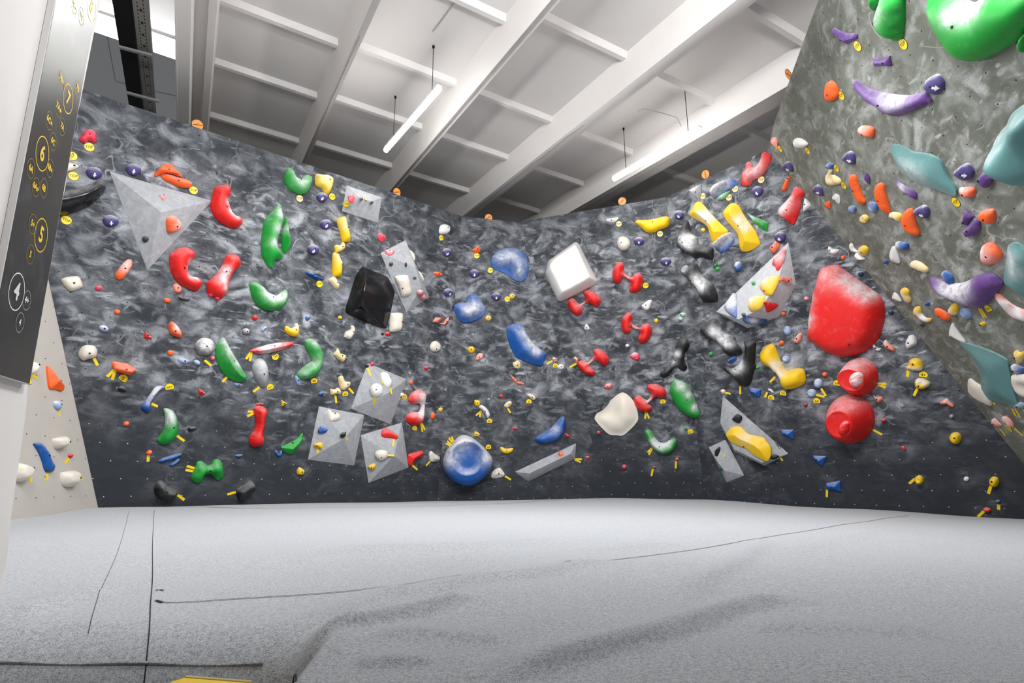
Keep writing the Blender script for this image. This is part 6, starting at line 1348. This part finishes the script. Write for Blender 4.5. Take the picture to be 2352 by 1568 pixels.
# ---- tube lamps
t = NT('lamp_glow'); t.b.inputs['Base Color'].default_value = (1, 1, 1, 1); t.b.inputs['Emission Color'].default_value = (1, .985, .96, 1); t.b.inputs['Emission Strength'].default_value = 60
M_LAMP = t.m
M_LAMPB = flat_mat('lamp_housing', 'e4e4e4', .5)
def lamp(p0, p1, rods, label, drop=.34):
    lo = Plane(slabpl.n, 0); lo.n = slabpl.n; lo.k = slabpl.k
    # plane lowered below the slab
    off = (WEB + drop)
    lp = Plane(PL['S'].n, PL['S'].k + (drop))
    a = lp.hit(*p0); b = lp.hit(*p1); d = (b - a).normalized(); m = (a + b) / 2; L = (b - a).length
    u = NU - d * NU.dot(d); u.normalize(); s = d.cross(u)
    root = empty('tube_lamp', m, label=reg(label), category='lamp', group='long tube lamps')
    z = Vector((0, 0, 0))
    new_obj('housing', box_mesh('housing', u * .03, d, s, u, L / 2, .03, .014), M_LAMPB, root)
    pts = [d * (-L / 2 + .005), d * (L / 2 - .005)]
    new_obj('diffuser', tube_mesh('diffuser', pts, .034, 12), M_LAMP, root)
    for f in (.16, .88):
        q = d * (L * (f - .5))
        w = m + q; h_ = (NU.dot(O + NU * WEB - w)) / NU.z
        new_obj('suspension_wire', tube_mesh('suspension_wire', [q + u * .04, q + Vector((0, 0, h_))], .004, 6), M_BLACKST, root)
        new_obj('wire_anchor', tube_mesh('wire_anchor', [q + Vector((0, 0, h_ - .03)), q + Vector((0, 0, h_))], .014, 8), M_BLACKST, root)
    return root, a, b, d
L1 = lamp((886, 345), (1009, 203), None, 'long tube lamp hanging above the left wall')
L2 = lamp((1410, 411), (1609, 296), None, 'long tube lamp hanging above the right wall')
# supply cables
def cable(pts, label, r=.005):
    P = [slabpl.hit(x, y) - NU * d for x, y, d in pts]
    q = []
    for i in range(len(P) - 1):
        for j in range(8): q.append(P[i].lerp(P[i + 1], j / 8))
    q.append(P[-1])
    new_obj('cable', tube_mesh('cable', q, r, 6), M_STEEL, None, None, label=reg(label), category='cable', group='lamp cables')
cable([(994, 70, .01), (1008, 52, .01), (1045, 2, .01), (1075, -40, .01)], 'thin cable running along the ceiling to the left lamp', .006)
cable([(1466, 206, .30), (1480, 217, .2), (1520, 240, .12), (1555, 254, .1), (1565, 262, .18)], 'slack cable from the beam to the right lamp')

# ---- black duct and perforated tray above the left wall
def line_box(b0, b1, h0, h1, name, mat, parent, a0=-2.5, a1=7.1):
    me = bx(b0, b1, h0, h1, a0, a1); me.name = name
    return new_obj(name, me, mat, parent)
r1 = empty('black_duct', O + B_ * bo(290) - NU * .1, label=reg('black rectangular duct hanging beside the opening at top left'), category='duct')
me = bx(bo(265), bo(301), -.10, .06, -2.5, 7.1)
me.transform(Matrix.Translation(-(O + B_ * bo(290) - NU * .1))); new_obj('casing', me, M_BLACKST, r1)
t = NT('perforated_steel'); o = t.obj(); sx = t.n('ShaderNodeSeparateXYZ'); t.l(o, sx.inputs[0])
r2 = new_obj('cable_tray', None, None, None, None, label=reg('perforated metal cable tray beside the black duct'), category='cable tray')
FR = Matrix(((A_.x, B_.x, NU.x, O.x), (A_.y, B_.y, NU.y, O.y), (A_.z, B_.z, NU.z, O.z), (0, 0, 0, 1)))
r2.matrix_local = FR @ Matrix.Translation((0, bo(325), -.06))
tw = bo(342) - bo(309)
X, Y, Z = Vector((1, 0, 0)), Vector((0, 1, 0)), Vector((0, 0, 1))
def slots(off, per, ln, wd):
    fx = t.math('ABSOLUTE', t.math('SUBTRACT', t.math('FRACT', t.math('MULTIPLY', sx.outputs[0], 1 / per)), .5))
    a1 = t.math('LESS_THAN', fx, ln / per / 2); a2 = t.math('LESS_THAN', t.math('ABSOLUTE', t.math('SUBTRACT', sx.outputs[1], off)), wd / 2)
    return t.math('MULTIPLY', a1, a2)
sl = t.math('MAXIMUM', t.math('MAXIMUM', slots(-tw * .22, .06, .03, .010), slots(tw * .2, .06, .03, .010)), slots(0, .21, .045, .022))
t.l(t.mix(sl, srgb('8e8b85'), srgb('141414')), t.b.inputs['Base Color']); t.b.inputs['Roughness'].default_value = .55; t.b.inputs['Metallic'].default_value = .2
new_obj('tray_floor', box_mesh('tray_floor', Vector((2.3, 0, 0)), X, Y, Z, 4.8, tw / 2, .002), t.m, r2)
for sgn in (-1, 1): new_obj('side_rail', box_mesh('side_rail', Vector((2.3, sgn * tw / 2, .03)), X, Y, Z, 4.8, .004, .03), M_STEEL, r2)
for i, (p0, p1) in enumerate((((274, 108), (350, 128)), ((292, 213), (366, 233)))):
    lp = Plane(PL['S'].n, PL['S'].k + .14); a = lp.hit(*p0); b = lp.hit(*p1); d = (b - a).normalized(); s = d.cross(NU).normalized()
    m = (a + b) / 2
    cb = empty('support_bar', m, label=reg(('nearer' if i == 0 else 'farther') + ' steel bar carrying the duct and cable tray'), category='support bar', group='steel support bars')
    new_obj('bar', box_mesh('bar', NU * 0, d, s, NU, (b - a).length / 2, .02, .012), M_STEEL, cb)
# thin conduit on the bright wall behind
fwp = Plane(A_, A_.dot(O + A_ * 7.2 - cam_p))
def on_far(x, y, off=.02): return Plane(fwp.n, fwp.k + off).hit(x, y)
q = [on_far(*p) for p in ((233, 12), (249, 98), (265, 186))]; q2 = [on_far(*p) for p in ((266, 187), (300, 195), (362, 211), (412, 222))]
cd_ = new_obj('conduit', tube_mesh('conduit', q, .007, 6), M_BLACKST, None, None, label=reg('thin dark conduit on the bright wall beyond the duct'), category='conduit')
new_obj('conduit_run', tube_mesh('conduit_run', q2, .012, 6), M_BLACKST, cd_)
# cornice beams on the far side
def far_box(p0, p1, y2, depth, name, mat):
    P = [on_far(p0[0], p0[1], 0), on_far(p1[0], p1[1], 0)]; z = Vector((0, 0, 1)); l = (P[0] - on_far(p0[0], y2, 0)).length
    P[0] = P[0] + (P[0] - P[1]) * 1.5; P[1] = P[1] + (P[1] - P[0]) * .1
    d = (P[1] - P[0]).normalized(); m = (P[0] + P[1]) / 2 - z * (l / 2) - A_ * (depth / 2)
    return new_obj(name, box_mesh(name, m, d, A_, z, (P[1] - P[0]).length / 2, depth / 2, l / 2), mat, bpy.data.objects['wall_back'])
far_box((240, 52), (412, 112), 82, .28, 'cornice', M_FARWALL)
far_box((240, -30), (412, 30), 40, .5, 'upper_beam', M_PLASTER)

# ---- yellow box at the bottom edge
yb = empty('yellow_box', (-.51, 1.05, -.47), label=reg('yellow box with a pale rim in front of the mat'), category='box')
M_YB = flat_mat('yellow_card', 'e8c012', .45); M_YE = flat_mat('pale_card_edge', 'efe6c0', .6)
zt = .4445
vs = [(-.058, -.10, 0), (.056, -.10, 0), (.056, .06, 0), (-.052, .06, 0), (-.058, -.10, zt), (.056, -.10, zt), (.062, .06, zt - .008), (-.052, .06, zt)]
new_obj('body', mesh('body', vs, [(3, 2, 1, 0), (4, 5, 6, 7), (0, 1, 5, 4), (1, 2, 6, 5), (2, 3, 7, 6), (3, 0, 4, 7)]), M_YB, yb)
new_obj('rim', tube_mesh('rim', [Vector((-.052, .062, zt + .001)), Vector((.062, .062, zt - .007))], .0022, 6), M_YE, yb)
new_obj('side_flap', mesh('side_flap', [(-.058, -.10, zt), (-.052, .06, zt), (-.070, .055, zt - .004), (-.078, -.09, zt - .006), (-.059, -.10, zt - .003), (-.053, .06, zt - .003), (-.071, .055, zt - .007), (-.079, -.09, zt - .009)], [(0, 1, 2, 3), (7, 6, 5, 4), (0, 4, 5, 1), (1, 5, 6, 2), (2, 6, 7, 3), (3, 7, 4, 0)]), M_YB, yb)

# ------------------------------------------------------------------ light
def area_light(name, loc, aim, sx_, sy_, power, col=(1, 1, 1)):
    l = bpy.data.lights.new(name, 'AREA'); l.shape = 'RECTANGLE'; l.size = sx_; l.size_y = sy_; l.energy = power; l.color = col
    o = bpy.data.objects.new(name, l); C.objects.link(o); o.location = loc
    d = Vector(aim) - Vector(loc); o.rotation_euler = d.to_track_quat('-Z', 'Y').to_euler(); return l
ROOM = [((-2.6, 2.2, 3.9), (-4.5, 5.5, 1.2), 95), ((-.3, 2.6, 4.0), (-.8, 8.0, 1.0), 125), ((2.0, 2.2, 3.9), (3.6, 7.5, 1.2), 125), ((.3, 2.0, 3.9), (3.6, 3.6, 1.8), 24), ((-.6, 4.6, 4.0), (-.6, 4.7, 0), 80), ((1.5, 4.6, 3.9), (1.5, 4.7, 0), 60)]
for p, q, e in ROOM:
    area_light('room_fill', p, q, 1.5, .12, e)  # fill lights added without fixtures to brighten the walls and mat
ap = on_far(310, 150)
area_light('far_wall_uplight', ap - A_ * 1.5 - NU * 2.0, ap, 3, .6, 260, (.96, .98, 1))  # added light, hidden behind the dark wall, to whiten the far wall
pl_ = bpy.data.lights.new('far_wall_fill', 'POINT'); pl_.energy = 420; pl_.shadow_soft_size = .15; pl_.color = (.96, .98, 1)  # second added light, a bare point source lifting the far wall
po_ = bpy.data.objects.new('far_wall_fill', pl_); C.objects.link(po_); po_.location = ap - A_ * 1.6 - NU * 1.2
area_light('pillar_fill', (.9, .5, 3.2), (-1.45, 1.5, .95), .6, .1, 8).spread = .9  # added narrow-beam fill that brightens the pillar, no lamp there
w = bpy.data.worlds.new('world'); SC.world = w; w.use_nodes = True
w.node_tree.nodes['Background'].inputs[0].default_value = (.93, .96, 1, 1); w.node_tree.nodes['Background'].inputs[1].default_value = .14
SC.view_settings.view_transform = 'Standard'; SC.view_settings.look = 'None'; SC.view_settings.exposure = 0; SC.view_settings.gamma = 1
SC.view_settings.use_curve_mapping = False
SC.cycles.use_denoising = True
SC.cycles.max_bounces = 8; SC.cycles.diffuse_bounces = 4
for k, v in LABELS.items():
    if v > 1: print('DUP LABEL', v, k)
print('OBJECTS', len(C.objects))
